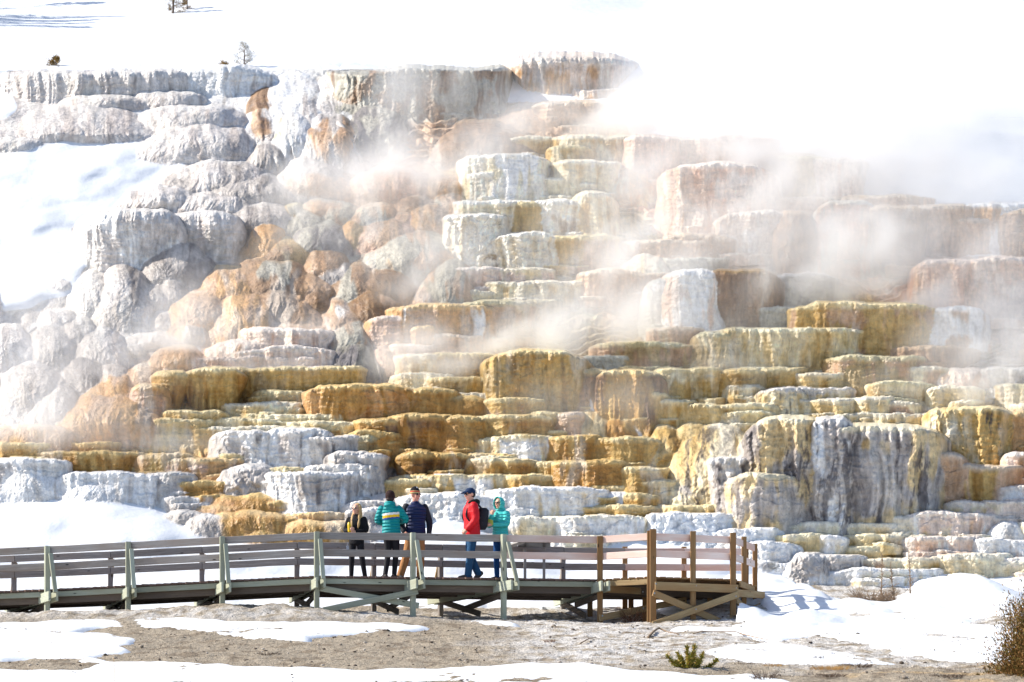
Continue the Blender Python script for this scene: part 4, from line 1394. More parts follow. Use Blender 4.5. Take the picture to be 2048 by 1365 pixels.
def hp(k, v):                                  # head space to person space
    return k['head'] + (k['hr'] @ Vector(v))

def body(t, k, skin, curl=(0.6, 0.6), pd=(None, None)):
    b = Blob()
    le = k['chest'] - Vector((0, 0, 1.30))
    b.loft([((0, 0, 0.82), .11, .09), ((0, 0, 0.88), .155, .11), ((0, 0, 0.96), .16, .11), (Vector((0, 0, 1.08)) + le * .4, .135, .095), (Vector((0, 0, 1.25)) + le * .9, .16, .105), (Vector((0, 0, 1.37)) + le, .165, .095), (Vector((0, 0.01, 1.44)) + le, .09, .07)])
    b.limb([k['neck'] - Vector((0, 0, .06)), hp(k, (0, .02, -.06))], [.06, .055])
    # skull, jaw, nose, ears, brow
    b.ball(hp(k, (0, .012, .03)), .077, .096, .095, k['hr'])
    b.ball(hp(k, (0, -.022, -.045)), .056, .064, .07, k['hr'])
    b.ball(hp(k, (0, -.048, -.092)), .03, .028, .024, k['hr'])
    b.limb([hp(k, (0, -.083, .022)), hp(k, (0, -.104, -.022))], [.011, .017], seg=8, sub=3)
    b.limb([hp(k, (.04, -.072, .038)), hp(k, (-.04, -.072, .038))], [.014, .014], seg=8, sub=3)
    for sg in (-1, 1):
        b.ball(hp(k, (.081 * sg, .015, -.002)), .012, .024, .034, k['hr'])
        b.ball(hp(k, (.036 * sg, -.066, -.022)), .024, .02, .022, k['hr'])
    for i, n_ in enumerate('LR'):
        b.limb([k['sh' + n_], k['el' + n_], k['wr' + n_]], [.056, .043, .03])
        hand(b, k['wr' + n_], k['el' + n_], curl[i], 1 if n_ == 'L' else -1, pd[i])
        b.limb([k['hp' + n_], k['kn' + n_], k['an' + n_]], [.088, .058, .042])
        f = k.get('toe' + n_, Vector((0, -1, 0)))
        b.limb([k['an' + n_] + Vector((0, 0, -.04)) - f * .03, k['an' + n_] + Vector((0, 0, -.055)) + f * .12], [.04, .034])
    o = b.fuse('body', skin, t, 0.007, 4, [M_lip])
    me = o.data
    inv = k['hr'].inverted()
    for p in me.polygons:                       # the mouth
        q = inv @ (p.center - k['head'])
        if abs(q.x) < .026 and -.073 < q.z < -.055 and q.y < -.06: p.material_index = 1
    return o

def shades(t, k, wide=.062):
    b = Blob()
    for sg in (-1, 1):
        b.ball(hp(k, (.033 * sg, -.088, .012)), .030, .012, .021, k['hr'])
        b.limb([hp(k, (.062 * sg, -.075, .018)), hp(k, (.082 * sg, .01, .016))], [.006, .005], seg=8, sub=2)
    b.limb([hp(k, (.02, -.094, .018)), hp(k, (-.02, -.094, .018))], [.006, .006], seg=8, sub=2)
    return b.fuse('sunglasses', M_glass, t, .004, 2)

def jacket(t, k, mat, hem=.86, fat=1.0, name='jacket', sleeves=True, hood=None, mats=(), sl=(.074, .060, .046), waist=1.0, arm_mat=None, collar=True):
    b = Blob()
    le = k['chest'] - Vector((0, 0, 1.30))
    b.loft([((0, 0, hem), .178 * fat, .135 * fat), ((0, 0, hem + .04), .186 * fat, .142 * fat), (Vector((0, 0, 1.0)) + le * .2, .178 * fat, .138 * fat), (Vector((0, 0, 1.12)) + le * .5, .172 * fat * waist, .130 * fat * waist), (Vector((0, 0, 1.28)) + le * .9, .198 * fat, .142 * fat),
            (Vector((0, 0, 1.38)) + le, .195 * fat, .128 * fat), (Vector((0, .01, 1.44)) + le, .150 * fat, .105 * fat), (Vector((0, .01, 1.485)) + le, .085, .08)])
    if collar: b.loft([(k['neck'] + Vector((0, 0, -.05)), .088, .085), (k['neck'] + Vector((0, -.005, .045)), .082, .082)])
    if sleeves:
        for n_ in 'LR':
            e = k['wr' + n_].lerp(k['el' + n_], .06)
            b.limb([k['sh' + n_], k['el' + n_], e], [sl[0], sl[1], sl[2]])
    if hood == 'down':
        b.ball(k['neck'] + Vector((0, .085, .0)), .115, .07, .085)
        b.ball(k['neck'] + Vector((.05, .05, .03)), .07, .06, .06); b.ball(k['neck'] + Vector((-.05, .05, .03)), .07, .06, .06)
    if hood == 'up':
        # a shell round the head, open in front of the face
        seg = 26
        rings = []
        for a in np.linspace(-.62, 1.0, 15):                  # -: front rim ... +: back
            yy = a * .125
            r = math.sqrt(max(.02, 1 - max(0, a) ** 2))
            rings.append((yy, .118 * r + (.006 if a < -.5 else 0), .142 * r + (.006 if a < -.5 else 0)))
        out, inn = [], []
        for yy, rx, rz in rings:
            ro, ri = [], []
            for q in range(seg):
                an = 2 * math.pi * q / seg
                zz = math.sin(an)
                ex = 1.0 if zz > -.2 else 1.0
                ro.append(b.bm.verts.new(hp(k, (rx * math.cos(an) * ex, yy, .0 + rz * zz))))
                ri.append(b.bm.verts.new(hp(k, ((rx - .016) * math.cos(an), min(yy, .105), .0 + (rz - .016) * zz))))
            out.append(ro); inn.append(ri)
        for i in range(len(out) - 1):
            for q in range(seg):
                q2 = (q + 1) % seg
                b.bm.faces.new((out[i][q], out[i][q2], out[i + 1][q2], out[i + 1][q]))
                b.bm.faces.new((inn[i][q2], inn[i][q], inn[i + 1][q], inn[i + 1][q2]))
        for q in range(seg):
            q2 = (q + 1) % seg
            b.bm.faces.new((out[0][q2], out[0][q], inn[0][q], inn[0][q2]))
        b.bm.faces.new(out[-1]); b.bm.faces.new(inn[-1][::-1])
        b.loft([(k['neck'] + Vector((0, .02, -.06)), .12, .11), (k['neck'] + Vector((0, .03, .03)), .10, .10), (k['neck'] + Vector((0, .05, .08)), .085, .075)])
    return b.fuse(name, mat, t, 0.009, 5, mats)

def trousers(t, k, mat, r=(.098, .072, .058), name='trousers', top=.98):
    b = Blob()
    b.loft([((0, 0, .80), .10, .085), ((0, 0, .86), .160, .122), ((0, 0, .93), .166, .124), ((0, 0, top), .158, .116), ((0, 0, top + .03), .15, .11)])
    for n_ in 'LR':
        e = k['an' + n_] + Vector((0, 0, -.02))
        b.limb([k['hp' + n_], k['kn' + n_], e], list(r))
    return b.fuse(name, mat, t, 0.009, 4)

def shoes(t, k, mat, big=1.0):
    for n_ in 'LR':
        b = Blob()
        f = k.get('toe' + n_, Vector((0, -1, 0))).normalized()
        a = k['an' + n_] + Vector((0, 0, -.02))
        up = k.get('up' + n_, Vector((0, 0, 1)))
        b.limb([a + up * .03, a - up * .035], [.05 * big, .05 * big])
        b.limb([a - f * .05 - up * .035, a + f * .06 - up * .03, a + f * .165 - up * .045], [.042 * big, .046 * big, .034 * big])
        sd = f.cross(up).normalized()
        b.loft([(a + f * .06 - up * .072, .135, .048, f, sd), (a + f * .06 - up * .048, .14, .05, f, sd)])
        b.fuse('shoe', mat, t, .007, 3)

V = Vector
# --- blonde woman in black
M_black = plain('black_fleece', (34, 33, 37), .85, .2, bump=30)
M_legg = plain('black_leggings', (30, 30, 36), .7, .25)
M_blond = plain('blond_hair', (206, 168, 112), .45, .4, bump=60)
M_boot = plain('dark_boot', (46, 44, 46), .6)
def blonde():
    t, k, Mw = person('blonde woman in black with sunglasses and long hair, holding a yellow bottle', 713, 41.25, 1.575, R(-12),
        dict(elL=(.255, -.02, 1.13), wrL=(.045, -.205, 1.10), elR=(-.27, .0, 1.13), wrR=(-.10, -.215, 1.15), anL=(.20, .03, .09), knL=(.14, -.02, .5), anR=(-.13, .02, .09), knR=(-.11, -.02, .5)), R(-28))
    body(t, k, M_skin, (1.1, 1.1)); shades(t, k)
    jacket(t, k, M_black, hem=.82, fat=.97, sl=(.072, .062, .046), name='fleece')
    trousers(t, k, M_legg, (.092, .066, .05)); shoes(t, k, M_boot)
    b = Blob()
    b.ball(hp(k, (0, .045, .055)), .090, .088, .092, k['hr'])
    for sx, dx in ((1, .055), (-1, .045)):
        b.limb([hp(k, (.078 * sx, .03, .06)), hp(k, (.096 * sx, .025, -.06)), k['neck'] + V((.085 * sx, -.07, -.05)), k['neck'] + V((dx * sx * 1.6, -.135, -.20)), k['neck'] + V((dx * sx * 1.4, -.14, -.28))], [.03, .034, .036, .03, .012])
        b.limb([hp(k, (.06 * sx, .06, .05)), hp(k, (.085 * sx, .05, -.08)), k['neck'] + V((.11 * sx, -.02, -.06)), k['neck'] + V((.11 * sx, -.10, -.2))], [.04, .042, .04, .015])
    b.limb([hp(k, (0, .08, .05)), hp(k, (0, .085, -.1)), k['neck'] + V((0, .10, -.2))], [.07, .08, .04])
    b.fuse('hair', M_blond, t, .007, 3)
    # bottle held at the chest
    m = plain('yellow_plastic', (240, 200, 20), .35, .5)
    g = MB(); c = V((-.085, -.262, 1.20))
    pts = [c + V((-.014 * q, -.004 * q, -.115 + .0 + .23 * q)) for q in (0, .03, .1, .3, .6, .86, .9, .97, 1.0)]
    g.tube([Mw @ p for p in pts], [.026, .034, .036, .036, .036, .034, .024, .024, .02], 16)
    o = g.build('bottle', m, None, True); tag(o, 'yellow bottle held against the chest of the blonde woman in black', 'bottle')
    # keys and tag hanging at the hip
    mk = plain('key_metal', (200, 200, 204), .3, .5, metal=.8)
    g = MB()
    for i, (dx, dz, l) in enumerate(((0, 0, .07), (.02, -.02, .06), (-.018, -.03, .075), (.004, -.06, .06))):
        c = Mw @ V((-.175 + dx, -.13 - .004 * i, .80 + dz))
        g.bar(c, c + V((.012 * (i - 1), -.004, -l)), .022, .004, up=(0, -1, 0), bev=0)
        g.disc(c, (0, -1, 0), .014)
    g.tube([Mw @ V((-.165, -.12, .87)), Mw @ V((-.172, -.135, .80))], .006, 6)
    o = g.build('keys', mk); tag(o, 'bunch of metal keys hanging at the hip of the blonde woman', 'keys')
blonde()

# --- woman seen from behind in a striped teal jacket
def striped():
    M_teal = plain('teal_quilting', (0, 150, 152), .55, .35, bump='quilt')
    S1, S2, S3 = plain('white_stripe', (238, 236, 230), .6), plain('yellow_stripe', (244, 196, 24), .6), plain('blue_stripe', (30, 84, 160), .6)
    M_hat = plain('brown_knit_hat', (58, 40, 38), .9, .2, bump=70)
    t, k, Mw = person('woman seen from behind in a teal jacket with white, yellow and blue stripes', 783, 40.62, 1.76, R(176),
        dict(elL=(.30, -.02, 1.16), wrL=(.13, -.24, 1.13), elR=(-.31, -.03, 1.18), wrR=(-.10, -.25, 1.16), anL=(.12, .06, .09), knL=(.07, -.02, .5), anR=(-.045, -.06, .09), knR=(-.085, -.04, .5), lean=(.03, -.01, 0)), R(8))
    k['toeL'] = V((.5, -.8, 0)); k['toeR'] = V((-.45, -.85, 0))
    body(t, k, M_skin, (.7, .7))
    o = jacket(t, k, M_teal, hem=.90, fat=1.05, hood='down', mats=(S1, S2, S3), sl=(.082, .072, .05))
    for p in o.data.polygons:
        c = p.center
        if p.normal.y > .25 and abs(c.x) < .168 and abs(c.z - 1.2) < .15:
            z = c.z + c.x * .11
            if 1.272 < z < 1.318: p.material_index = 1
            elif 1.222 < z <= 1.272: p.material_index = 2
            elif 1.186 < z <= 1.222: p.material_index = 3
    b = Blob(); b.loft([((0, 0, .82), .163, .128), ((0, 0, .87), .172, .134), ((0, 0, .98), .168, .13)]); b.fuse('shirt', M_black, t, .009, 3)
    trousers(t, k, M_legg, (.09, .064, .05)); shoes(t, k, M_boot)
    b = Blob(); b.ball(hp(k, (0, .025, .055)), .096, .108, .098, k['hr']); b.loft([(hp(k, (0, .02, -.01)), .096, .108), (hp(k, (0, .02, .04)), .1, .112)])
    b.fuse('knit_hat', M_hat, t, .008, 3)
    b = Blob(); b.ball(hp(k, (0, .05, -.03)), .08, .075, .07); b.fuse('hair', plain('dark_brown_hair', (50, 36, 32), .5), t, .008, 3)
striped()

# --- man in navy jacket and tan trousers
def navy():
    M_navy = plain('navy_quilting', (26, 40, 84), .5, .4, bump='quilt')
    M_sleeve = plain('black_sleeve', (30, 32, 44), .7, .3)
    M_tan = plain('tan_cotton', (178, 128, 84), .8, .2, bump=12)
    t, k, Mw = person('tall man in navy quilted vest, tan trousers and a striped knit beanie', 831, 41.0, 1.86, R(14),
        dict(elL=(.29, .03, 1.12), wrL=(.25, -.08, .90), elR=(-.28, .04, 1.12), wrR=(-.24, -.08, .92), anL=(.10, .05, .09), knL=(.10, -.01, .5), anR=(-.30, .0, .09), knR=(-.17, -.03, .5)), R(28))
    body(t, k, M_skin2, (1.0, 1.0)); shades(t, k)
    jacket(t, k, M_navy, hem=.86, fat=1.10, sleeves=False, name='vest')
    b = Blob()
    for n_ in 'LR': b.limb([k['sh' + n_] + V((0, 0, .005)), k['el' + n_], k['wr' + n_]], [.078, .064, .05])
    b.loft([(V((0, 0, 1.3)), .17, .11), (V((0, 0, 1.42)), .16, .10)])
    b.fuse('shirt', M_sleeve, t, .009, 4)
    trousers(t, k, M_tan, (.105, .08, .072)); shoes(t, k, M_boot, 1.08)
    cols = [plain('beanie_black', (30, 30, 36), .9, .2), plain('beanie_red', (196, 50, 48), .9, .2), plain('beanie_tan', (196, 176, 122), .9, .2), plain('beanie_white', (226, 224, 220), .9, .2)]
    b = Blob(); b.loft([(hp(k, (0, .018, .028)), .095, .112), (hp(k, (0, .02, .065)), .098, .115), (hp(k, (0, .022, .11)), .088, .10), (hp(k, (0, .024, .15)), .062, .072), (hp(k, (0, .024, .175)), .02, .024)])
    o = b.fuse('beanie', cols[0], t, .007, 3, cols[1:])
    for p in o.data.polygons:
        z = p.center.z - k['head'].z
        p.material_index = 2 if z < .058 else 1 if z < .075 else 2 if z < .083 else 0
        if z > .1 and perlin(p.center.x * 30, p.center.z * 30, 0) > .32: p.material_index = 3
navy()

# --- man in red jacket walking left
def redman():
    M_red = plain('red_shell', (214, 22, 34), .6, .3, bump=9)
    M_jean = plain('blue_denim', (44, 84, 122), .85, .2, bump=14)
    M_green = plain('dark_green_hood', (34, 44, 40), .85, .2, bump=20)
    t, k, Mw = person('man in red jacket, jeans and a navy cap walking left, wearing a backpack', 944, 40.75, 1.84, R(-74),
        dict(elL=(.24, .02, 1.13), wrL=(.18, -.14, .95), elR=(-.24, .06, 1.13), wrR=(-.20, -.06, .93), anL=(.07, -.10, .085), knL=(.09, -.05, .5), anR=(-.06, .14, .14), knR=(-.09, -.03, .5), lean=(0, -.03, 0), nod=R(6)), R(12))
    k['toeR'] = V((0, -.62, -.55)); k['upR'] = V((0, -.66, .75)).normalized()
    body(t, k, M_skin, (1.0, 1.0)); shades(t, k)
    jacket(t, k, M_red, hem=.84, fat=1.12, sl=(.088, .078, .058))
    b = Blob()
    b.ball(k['neck'] + V((0, .10, .02)), .115, .075, .07); b.limb([k['neck'] + V((.09, .03, .03)), k['neck'] + V((.085, -.06, .0))], [.045, .03]); b.limb([k['neck'] + V((-.09, .03, .03)), k['neck'] + V((-.085, -.06, .0))], [.045, .03])
    b.fuse('hood', M_green, t, .009, 4)
    trousers(t, k, M_jean, (.10, .078, .07)); shoes(t, k, plain('grey_boot', (74, 70, 70), .7), 1.1)
    M_cap = plain('navy_cap', (30, 50, 84), .8, .2)
    b = Blob(); b.ball(hp(k, (0, .015, .06)), .09, .105, .078, k['hr']); b.loft([(hp(k, (0, .012, .035)), .090, .106), (hp(k, (0, .012, .065)), .092, .108)])
    b.limb([hp(k, (.045, -.09, .05)), hp(k, (.04, -.165, .035))], [.014, .008]); b.limb([hp(k, (-.045, -.09, .05)), hp(k, (-.04, -.165, .035))], [.014, .008]); b.limb([hp(k, (0, -.09, .053)), hp(k, (0, -.185, .036))], [.03, .012])
    b.fuse('cap', M_cap, t, .007, 3)
    b = Blob(); b.ball(hp(k, (0, .045, -.005)), .082, .072, .06, k['hr']); b.fuse('hair', plain('short_dark_hair', (52, 40, 36), .6), t, .008, 3)
    # backpack
    M_pack = plain('black_nylon', (36, 35, 44), .6, .3, bump=16)
    b = Blob()
    b.loft([(Mw @ V((0, .17, .96)), .10, .04), (Mw @ V((0, .185, 1.02)), .125, .055), (Mw @ V((0, .205, 1.2)), .13, .065), (Mw @ V((0, .23, 1.34)), .115, .06), (Mw @ V((0, .22, 1.39)), .075, .04)])
    for sg in (-1, 1):
        b.limb([Mw @ V((.1 * sg, .17, 1.36)), Mw @ V((.12 * sg, .05, 1.475)), Mw @ V((.125 * sg, -.12, 1.38)), Mw @ V((.14 * sg, -.165, 1.2)), Mw @ V((.17 * sg, -.02, 1.02))], [.022, .022, .022, .018, .016])
    bp = empty('backpack', Mw @ V((0, .22, .92))); tag(bp, 'black backpack worn by the man in the red jacket', 'backpack')
    o = b.fuse('bag', M_pack, None, .01, 4); o.parent = bp; o.matrix_parent_inverse = Matrix.Translation(-bp.location)
    b = Blob(); b.limb([Mw @ V((0, .225, 1.05)), Mw @ V((0, .245, 1.16))], [.06, .06]); o = b.fuse('pocket', M_pack, None, .01, 4); o.parent = bp; o.matrix_parent_inverse = Matrix.Translation(-bp.location)
redman()

# --- woman in turquoise hooded jacket
def turquoise():
    M_tq = plain('turquoise_quilting', (70, 200, 196), .5, .35, bump='quilt')
    M_jean = plain('dark_blue_denim', (30, 74, 128), .85, .2, bump=14)
    t, k, Mw = person('woman in turquoise hooded jacket and jeans, hood up, hand at her chin', 1001, 41.0, 1.68, R(-42),
        dict(elL=(.25, -.06, 1.16), wrL=(.0, -.235, 1.17), elR=(-.19, -.17, 1.14), wrR=(-.055, -.215, 1.37), anL=(.10, .03, .09), anR=(-.10, .0, .09), lean=(0, -.02, 0)), R(-4))
    body(t, k, M_skin, (1.0, 1.2), (None, (.25, .2, 1))); shades(t, k)
    jacket(t, k, M_tq, hem=.83, fat=1.06, hood='up', sl=(.082, .07, .05), collar=False)
    trousers(t, k, M_jean, (.094, .066, .055)); shoes(t, k, M_boot)
    g = MB(); c = V((-.05, -.275, 1.215))
    g.bar(Mw @ (c + V((-.07, .0, .035))), Mw @ (c + V((.10, -.02, -.01))), .006, .10, up=(0, -.4, 1), bev=0)
    o = g.build('leaflet', plain('yellow_green_paper', (206, 226, 110), .7)); tag(o, 'yellow green leaflet held in the arms of the woman in turquoise', 'leaflet')
turquoise()
# ------------------------------------------------------------------ plants, dead wood
M_leaf = mat_attr('foliage', rough=0.7, specs=((30, 2, 1.0),), strength=0.1, dist=0.01, spec=0.25, vary=0.35, vscale=9.0)
M_twig = plain('twig_bark', (104, 88, 76), .9, .2, bump=40)
M_twig2 = plain('pale_twig', (150, 128, 106), .9, .2, bump=40)

def surf(px, py):
    j = int(np.clip((py - GY[0]) / ST, 0, NV - 1)); i = int(np.clip((px - GX[0]) / ST, 0, NU - 1))
    return float(FY[j, i])

def leaves(name, P0, P1, W, cols, parent, mat=None):
    """thin leaf blades from P0 to P1, width W"""
    P0, P1 = np.asarray(P0, float), np.asarray(P1, float)
    d = P1 - P0
    r = np.random.RandomState(3).normal(size=P0.shape)
    s = np.cross(d, r); s /= np.linalg.norm(s, axis=1)[:, None] + 1e-9
    s *= np.asarray(W).reshape(-1, 1) / 2
    mid = P0 + d * 0.55
    Vv = np.stack([P0, mid + s, P1, mid - s], 1).reshape(-1, 3)
    F = np.arange(len(Vv)).reshape(-1, 4)
    c = np.repeat(np.asarray(cols), 4, 0)
    return link(name, np_mesh(name, Vv, F, c, smooth=False), mat or M_leaf, parent)

def pick(rs, cols, n):
    c = np.array([s2l(q) for q in cols])
    k = rs.randint(0, len(cols), n)
    return c[k] * rs.uniform(.75, 1.2, (n, 1))

def juniper(px, py, Y, h, w_, label, name='juniper_bush', seed=1, cols=((150, 116, 66), (126, 106, 52), (104, 92, 44), (166, 122, 76)), nb=150, per=120, ln=.045, group=None, cat='bush'):
    rs = np.random.RandomState(seed)
    base = V3(px, py, Y)
    t = empty(name, base); tag(t, label, cat, group)
    g = MB(); A, B, Cc = [], [], []
    for i in range(nb):
        az = rs.uniform(0, 2 * math.pi); el = rs.uniform(.15, 1.45)
        L = h * (0.45 + .6 * rs.rand() ** 1.3) * (1.0 if el > .9 else .85)
        dr = np.array([math.cos(az) * math.cos(el) * w_ / h, math.sin(az) * math.cos(el) * w_ / h, math.sin(el)])
        p = np.array(base) + np.array([rs.normal() * .06 * w_, rs.normal() * .06 * w_, 0])
        pts = [p + dr * L * q + np.array([0, 0, .12 * L * q * q]) for q in (0, .35, .7, 1)]
        if i % 2 == 0: g.tube([Vector(q) for q in pts], [.012 * h, .008 * h, .005 * h, .002 * h], 5)
        n = per
        q = rs.rand(n) ** .7 * .8 + .22
        c = p + dr * L * q[:, None] + np.stack([0 * q, 0 * q, .12 * L * q * q], 1) + rs.normal(size=(n, 3)) * .055 * h
        dd = dr / np.linalg.norm(dr) + rs.normal(size=(n, 3)) * .55 + (0, 0, .35)
        dd /= np.linalg.norm(dd, axis=1)[:, None]
        A.append(c); B.append(c + dd * ln * rs.uniform(.6, 1.5, (n, 1))); Cc.append(pick(rs, cols, n))
    A, B, Cc = map(np.concatenate, (A, B, Cc))
    g.build('stem', M_twig, t)
    leaves('foliage', A, B, ln * .34 * rs.uniform(.7, 1.3, len(A)), Cc, t)
    return t

juniper(2090, 1396, 29.0, 1.42, 1.0, 'brown green juniper bush at the right edge of the photo', seed=4, nb=430, per=180, ln=.046)
juniper(1963, 1372, 29.2, .16, .12, 'tiny juniper seedling beside the large brown green bush', 'juniper_seedling', seed=9, nb=30, per=60, ln=.03, cols=((110, 100, 50), (140, 116, 66)))

def young_pine():
    rs = np.random.RandomState(12)
    base = V3(1382, 1350, 30.0); t = empty('pine_sapling', base)
    tag(t, 'small yellow green pine sapling in the snow edge in front of the platform', 'pine sapling')
    g = MB(); A, B, Cc = [], [], []
    br = [(-48, 34, 7), (-40, 8, 6), (-24, 40, 7), (-10, 50, 7), (8, 54, 8), (22, 38, 7), (36, 14, 6), (50, 26, 6), (55, 3, 5), (-30, 22, 7), (14, 26, 7), (-6, 30, 7), (-14, 14, 6), (28, 4, 6), (-52, 4, 5), (62, -2, 5), (2, 40, 7), (-20, 30, 6)]
    for dx, dz, n_ in br:
        tip = base + Vector((dx / 133, rs.uniform(-.22, .22), dz / 133 + .02))
        mid = base.lerp(tip, .5) + Vector((dx / 133 * .12, 0, -.02))
        g.tube([base, mid, tip], [.012, .008, .005], 6)
        for k in range(300):
            q = .30 + .72 * rs.rand() ** .8
            c = np.array(mid.lerp(tip, (q - .5) * 2) if q > .5 else base.lerp(mid, q * 2))
            dd = np.array((tip - mid).normalized()) * .8 + rs.normal(size=3) * .6; dd /= np.linalg.norm(dd)
            A.append(c); B.append(c + dd * rs.uniform(.04, .08)); Cc.append(s2l([(192, 178, 72), (154, 152, 58), (200, 164, 88), (124, 126, 54)][rs.randint(4)]) * rs.uniform(.8, 1.15))
    g.build('stem', M_twig, t)
    leaves('needles', A, B, np.full(len(A), .013), np.array(Cc), t)
young_pine()

def conifer(px, py, Y, h, w_, label, seed, dens=1.0, cols=((86, 84, 44), (112, 98, 50), (140, 112, 62)), name='pine_tree', snowy=0.0, low=.22):
    rs = np.random.RandomState(seed)
    base = V3(px, py, Y) - Vector((0, 0, .12)); t = empty(name, base)
    tag(t, label, 'tree')
    g = MB(); g.tube([base, base + Vector((.01 * h, 0, .5 * h)), base + Vector((0, 0, h))], [.022 * h + .01, .014 * h + .006, .004], 7)
    A, B, Cc = [], [], []
    lv = int(max(7, h * 6))
    for i in range(lv):
        q = low + (1 - low) * (i / lv) ** .9
        for j in range(rs.randint(2, 5)):
            az = rs.uniform(0, 6.28); L = w_ * (1.05 - q) * rs.uniform(.5, 1.15) + .05
            p0 = np.array(base) + (0, 0, q * h)
            dr = np.array([math.cos(az), math.sin(az), rs.uniform(.1, .55)])
            p1 = p0 + dr * L
            g.tube([Vector(p0), Vector(p0 + dr * L * .6 - (0, 0, .03 * L)), Vector(p1)], [.010, .007, .004], 5)
            n = int(70 * dens)
            s = .35 + .68 * rs.rand(n)
            c = p0 + dr * L * s[:, None] + rs.normal(size=(n, 3)) * (.03 + .05 * L)
            dd = dr * .7 + rs.normal(size=(n, 3)) * .6 + (0, 0, .3); dd /= np.linalg.norm(dd, axis=1)[:, None]
            A.append(c); B.append(c + dd * rs.uniform(.05, .11, (n, 1))); cc = pick(rs, cols, n)
            if snowy: cc = np.where(rs.rand(n, 1) < snowy, np.array([[.80, .82, .84]]), cc)
            Cc.append(cc)
    A, B, Cc = map(np.concatenate, (A, B, Cc))
    g.build('trunk', M_twig, t); leaves('crown', A, B, np.full(len(A), .022), Cc, t)

def hill_y(px, py):
    """depth of the snow hill or slope seen at this place of the photo"""
    return float(D(py)) + 0.3
conifer(112, 139, 76.5, .62, .34, 'low orange brown shrubby pine on the snow crest at upper left', 21, cols=((176, 136, 70), (150, 120, 60), (120, 100, 54)), dens=.9, low=.05)
conifer(488, 140, 76.0, 1.25, .62, 'frost covered pale young pine standing on the snow crest', 22, snowy=.72, dens=.8, cols=((150, 126, 76), (170, 160, 130)), low=.08)
conifer(449, 141, 75.5, .42, .2, 'tiny brown pine seedling beside the frosted young pine', 23, cols=((168, 130, 66), (136, 110, 56)), dens=.6, low=.1)
conifer(346, 30, 100.5, 2.2, .62, 'lone open crowned pine cut by the top edge, tallest of the upper trees', 24, low=.1, cols=((96, 84, 40), (150, 112, 52), (120, 100, 50)))
conifer(374, 24, 101.5, 1.3, .42, 'smaller brown pine between the two cut off pines on the upper snow', 25, low=.1, cols=((140, 106, 48), (166, 120, 56)))
conifer(410, 16, 103.5, 1.9, .4, 'thin trunked pine at the right of the upper tree group', 26, low=.4, cols=((96, 84, 40), (130, 104, 50)))
conifer(-130, 45, 101, 7.5, 1.7, 'large dark pine out of view at the left on the snow hill', 27, dens=1.2)
conifer(-160, 75, 97, 7.0, 2.0, 'broad dark pine out of view at the left, nearest of its group', 29, dens=1.3)
conifer(-120, 62, 98.5, 6.5, 1.7, 'dark pine out of view at the left with a broken top', 32, dens=1.2)
conifer(-190, 88, 95, 7.5, 2.0, 'lowest standing dark pine out of view at the left', 33, dens=1.2)
conifer(-300, 50, 99, 9.5, 2.2, 'huge dark pine out of view at the far left edge of the snow hill', 30, dens=1.2)
conifer(-210, 20, 105, 8.5, 1.9, 'tall dark pine farthest out of view at the left', 28, dens=1.2)

def bare_sapling(px, pyb, pyt, lean, label, seed, Y=41.6):
    rs = np.random.RandomState(seed)
    base = V3(px, pyb, Y); t = empty('bare_sapling', base); tag(t, label, 'sapling', 'bare saplings in the snow')
    top = V3(px + lean, pyt, Y)
    g = MB()
    pts = [base.lerp(top, q) + Vector((rs.normal() * .012, rs.normal() * .01, 0)) for q in np.linspace(0, 1, 9)]
    g.tube(pts, list(np.linspace(.017, .006, 9)), 6); g.build('stem', M_twig2, t)
    g = MB()
    for i in range(38):
        q = rs.uniform(.12, .98); p = base.lerp(top, q)
        d = Vector((rs.normal(), rs.normal() * .5, rs.uniform(.2, 1.2))).normalized() * rs.uniform(.04, .26) * (1.15 - q)
        g.tube([p, p + d * .5 + Vector((0, 0, .01)), p + d], [.008, .006, .004], 5)
    g.build('twigs', M_twig2, t)
bare_sapling(1764, 1222, 1106, 0, 'leftmost of the three bare saplings in the snow, thin and slightly bent', 31)
bare_sapling(1790, 1220, 1124, -10, 'shortest bare sapling, between the two taller ones in the snow', 32)
bare_sapling(1823, 1222, 1102, -5, 'tallest bare sapling, rightmost of the three in the snow', 33)

def scrub(px, py, w_, h, label, seed, mat=None, n=70, name='dry_scrub', Y=None, flat=.6, cat='scrub', cr=.0035):
    rs = np.random.RandomState(seed)
    base = gpt(px, py) if Y is None else V3(px, py, Y)
    t = None
    g = MB()
    for i in range(n):
        az = rs.uniform(0, 6.28); r = rs.rand() ** .6 * w_ / 2
        p = base + Vector((r * math.cos(az) * .8, r * math.sin(az) * .6, -.02))
        d = Vector((math.cos(az) * flat + rs.normal() * .3, math.sin(az) * flat + rs.normal() * .3, 1)).normalized() * h * rs.uniform(.4, 1.1)
        m_ = p + d * .55 + Vector((rs.normal() * .05 * h, 0, .05 * h))
        g.tube([p, m_, p + d], [cr, cr * .8, cr * .5], 4)
        for k in range(2):
            e = Vector((rs.normal(), rs.normal() * .6, rs.uniform(.1, 1))).normalized() * h * rs.uniform(.12, .3)
            g.tube([m_, m_ + e], [cr * .7, cr * .4], 4)
    o = g.build(name, mat or M_twig, None)
    tag(o, label, cat)
M_straw = plain('straw', (196, 158, 104), .9, .2)
M_rust = plain('rusty_weed', (128, 88, 66), .9, .2)
scrub(536, 1311, .42, .10, 'flat grey brown scrub tuft alone on the gravel at lower left', 41, n=110, flat=1.2)
scrub(298, 1330, .24, .05, 'tiny dark tuft poking through the snow at lower left', 42, n=40, flat=1.3)
scrub(1528, 1362, .34, .22, 'upright bare twiggy shrub at the bottom edge right of the pine sapling', 43, n=60, flat=.8)
scrub(1484, 1330, .50, .08, 'low grey brush just right of the pine sapling', 44, n=110, flat=1.3)
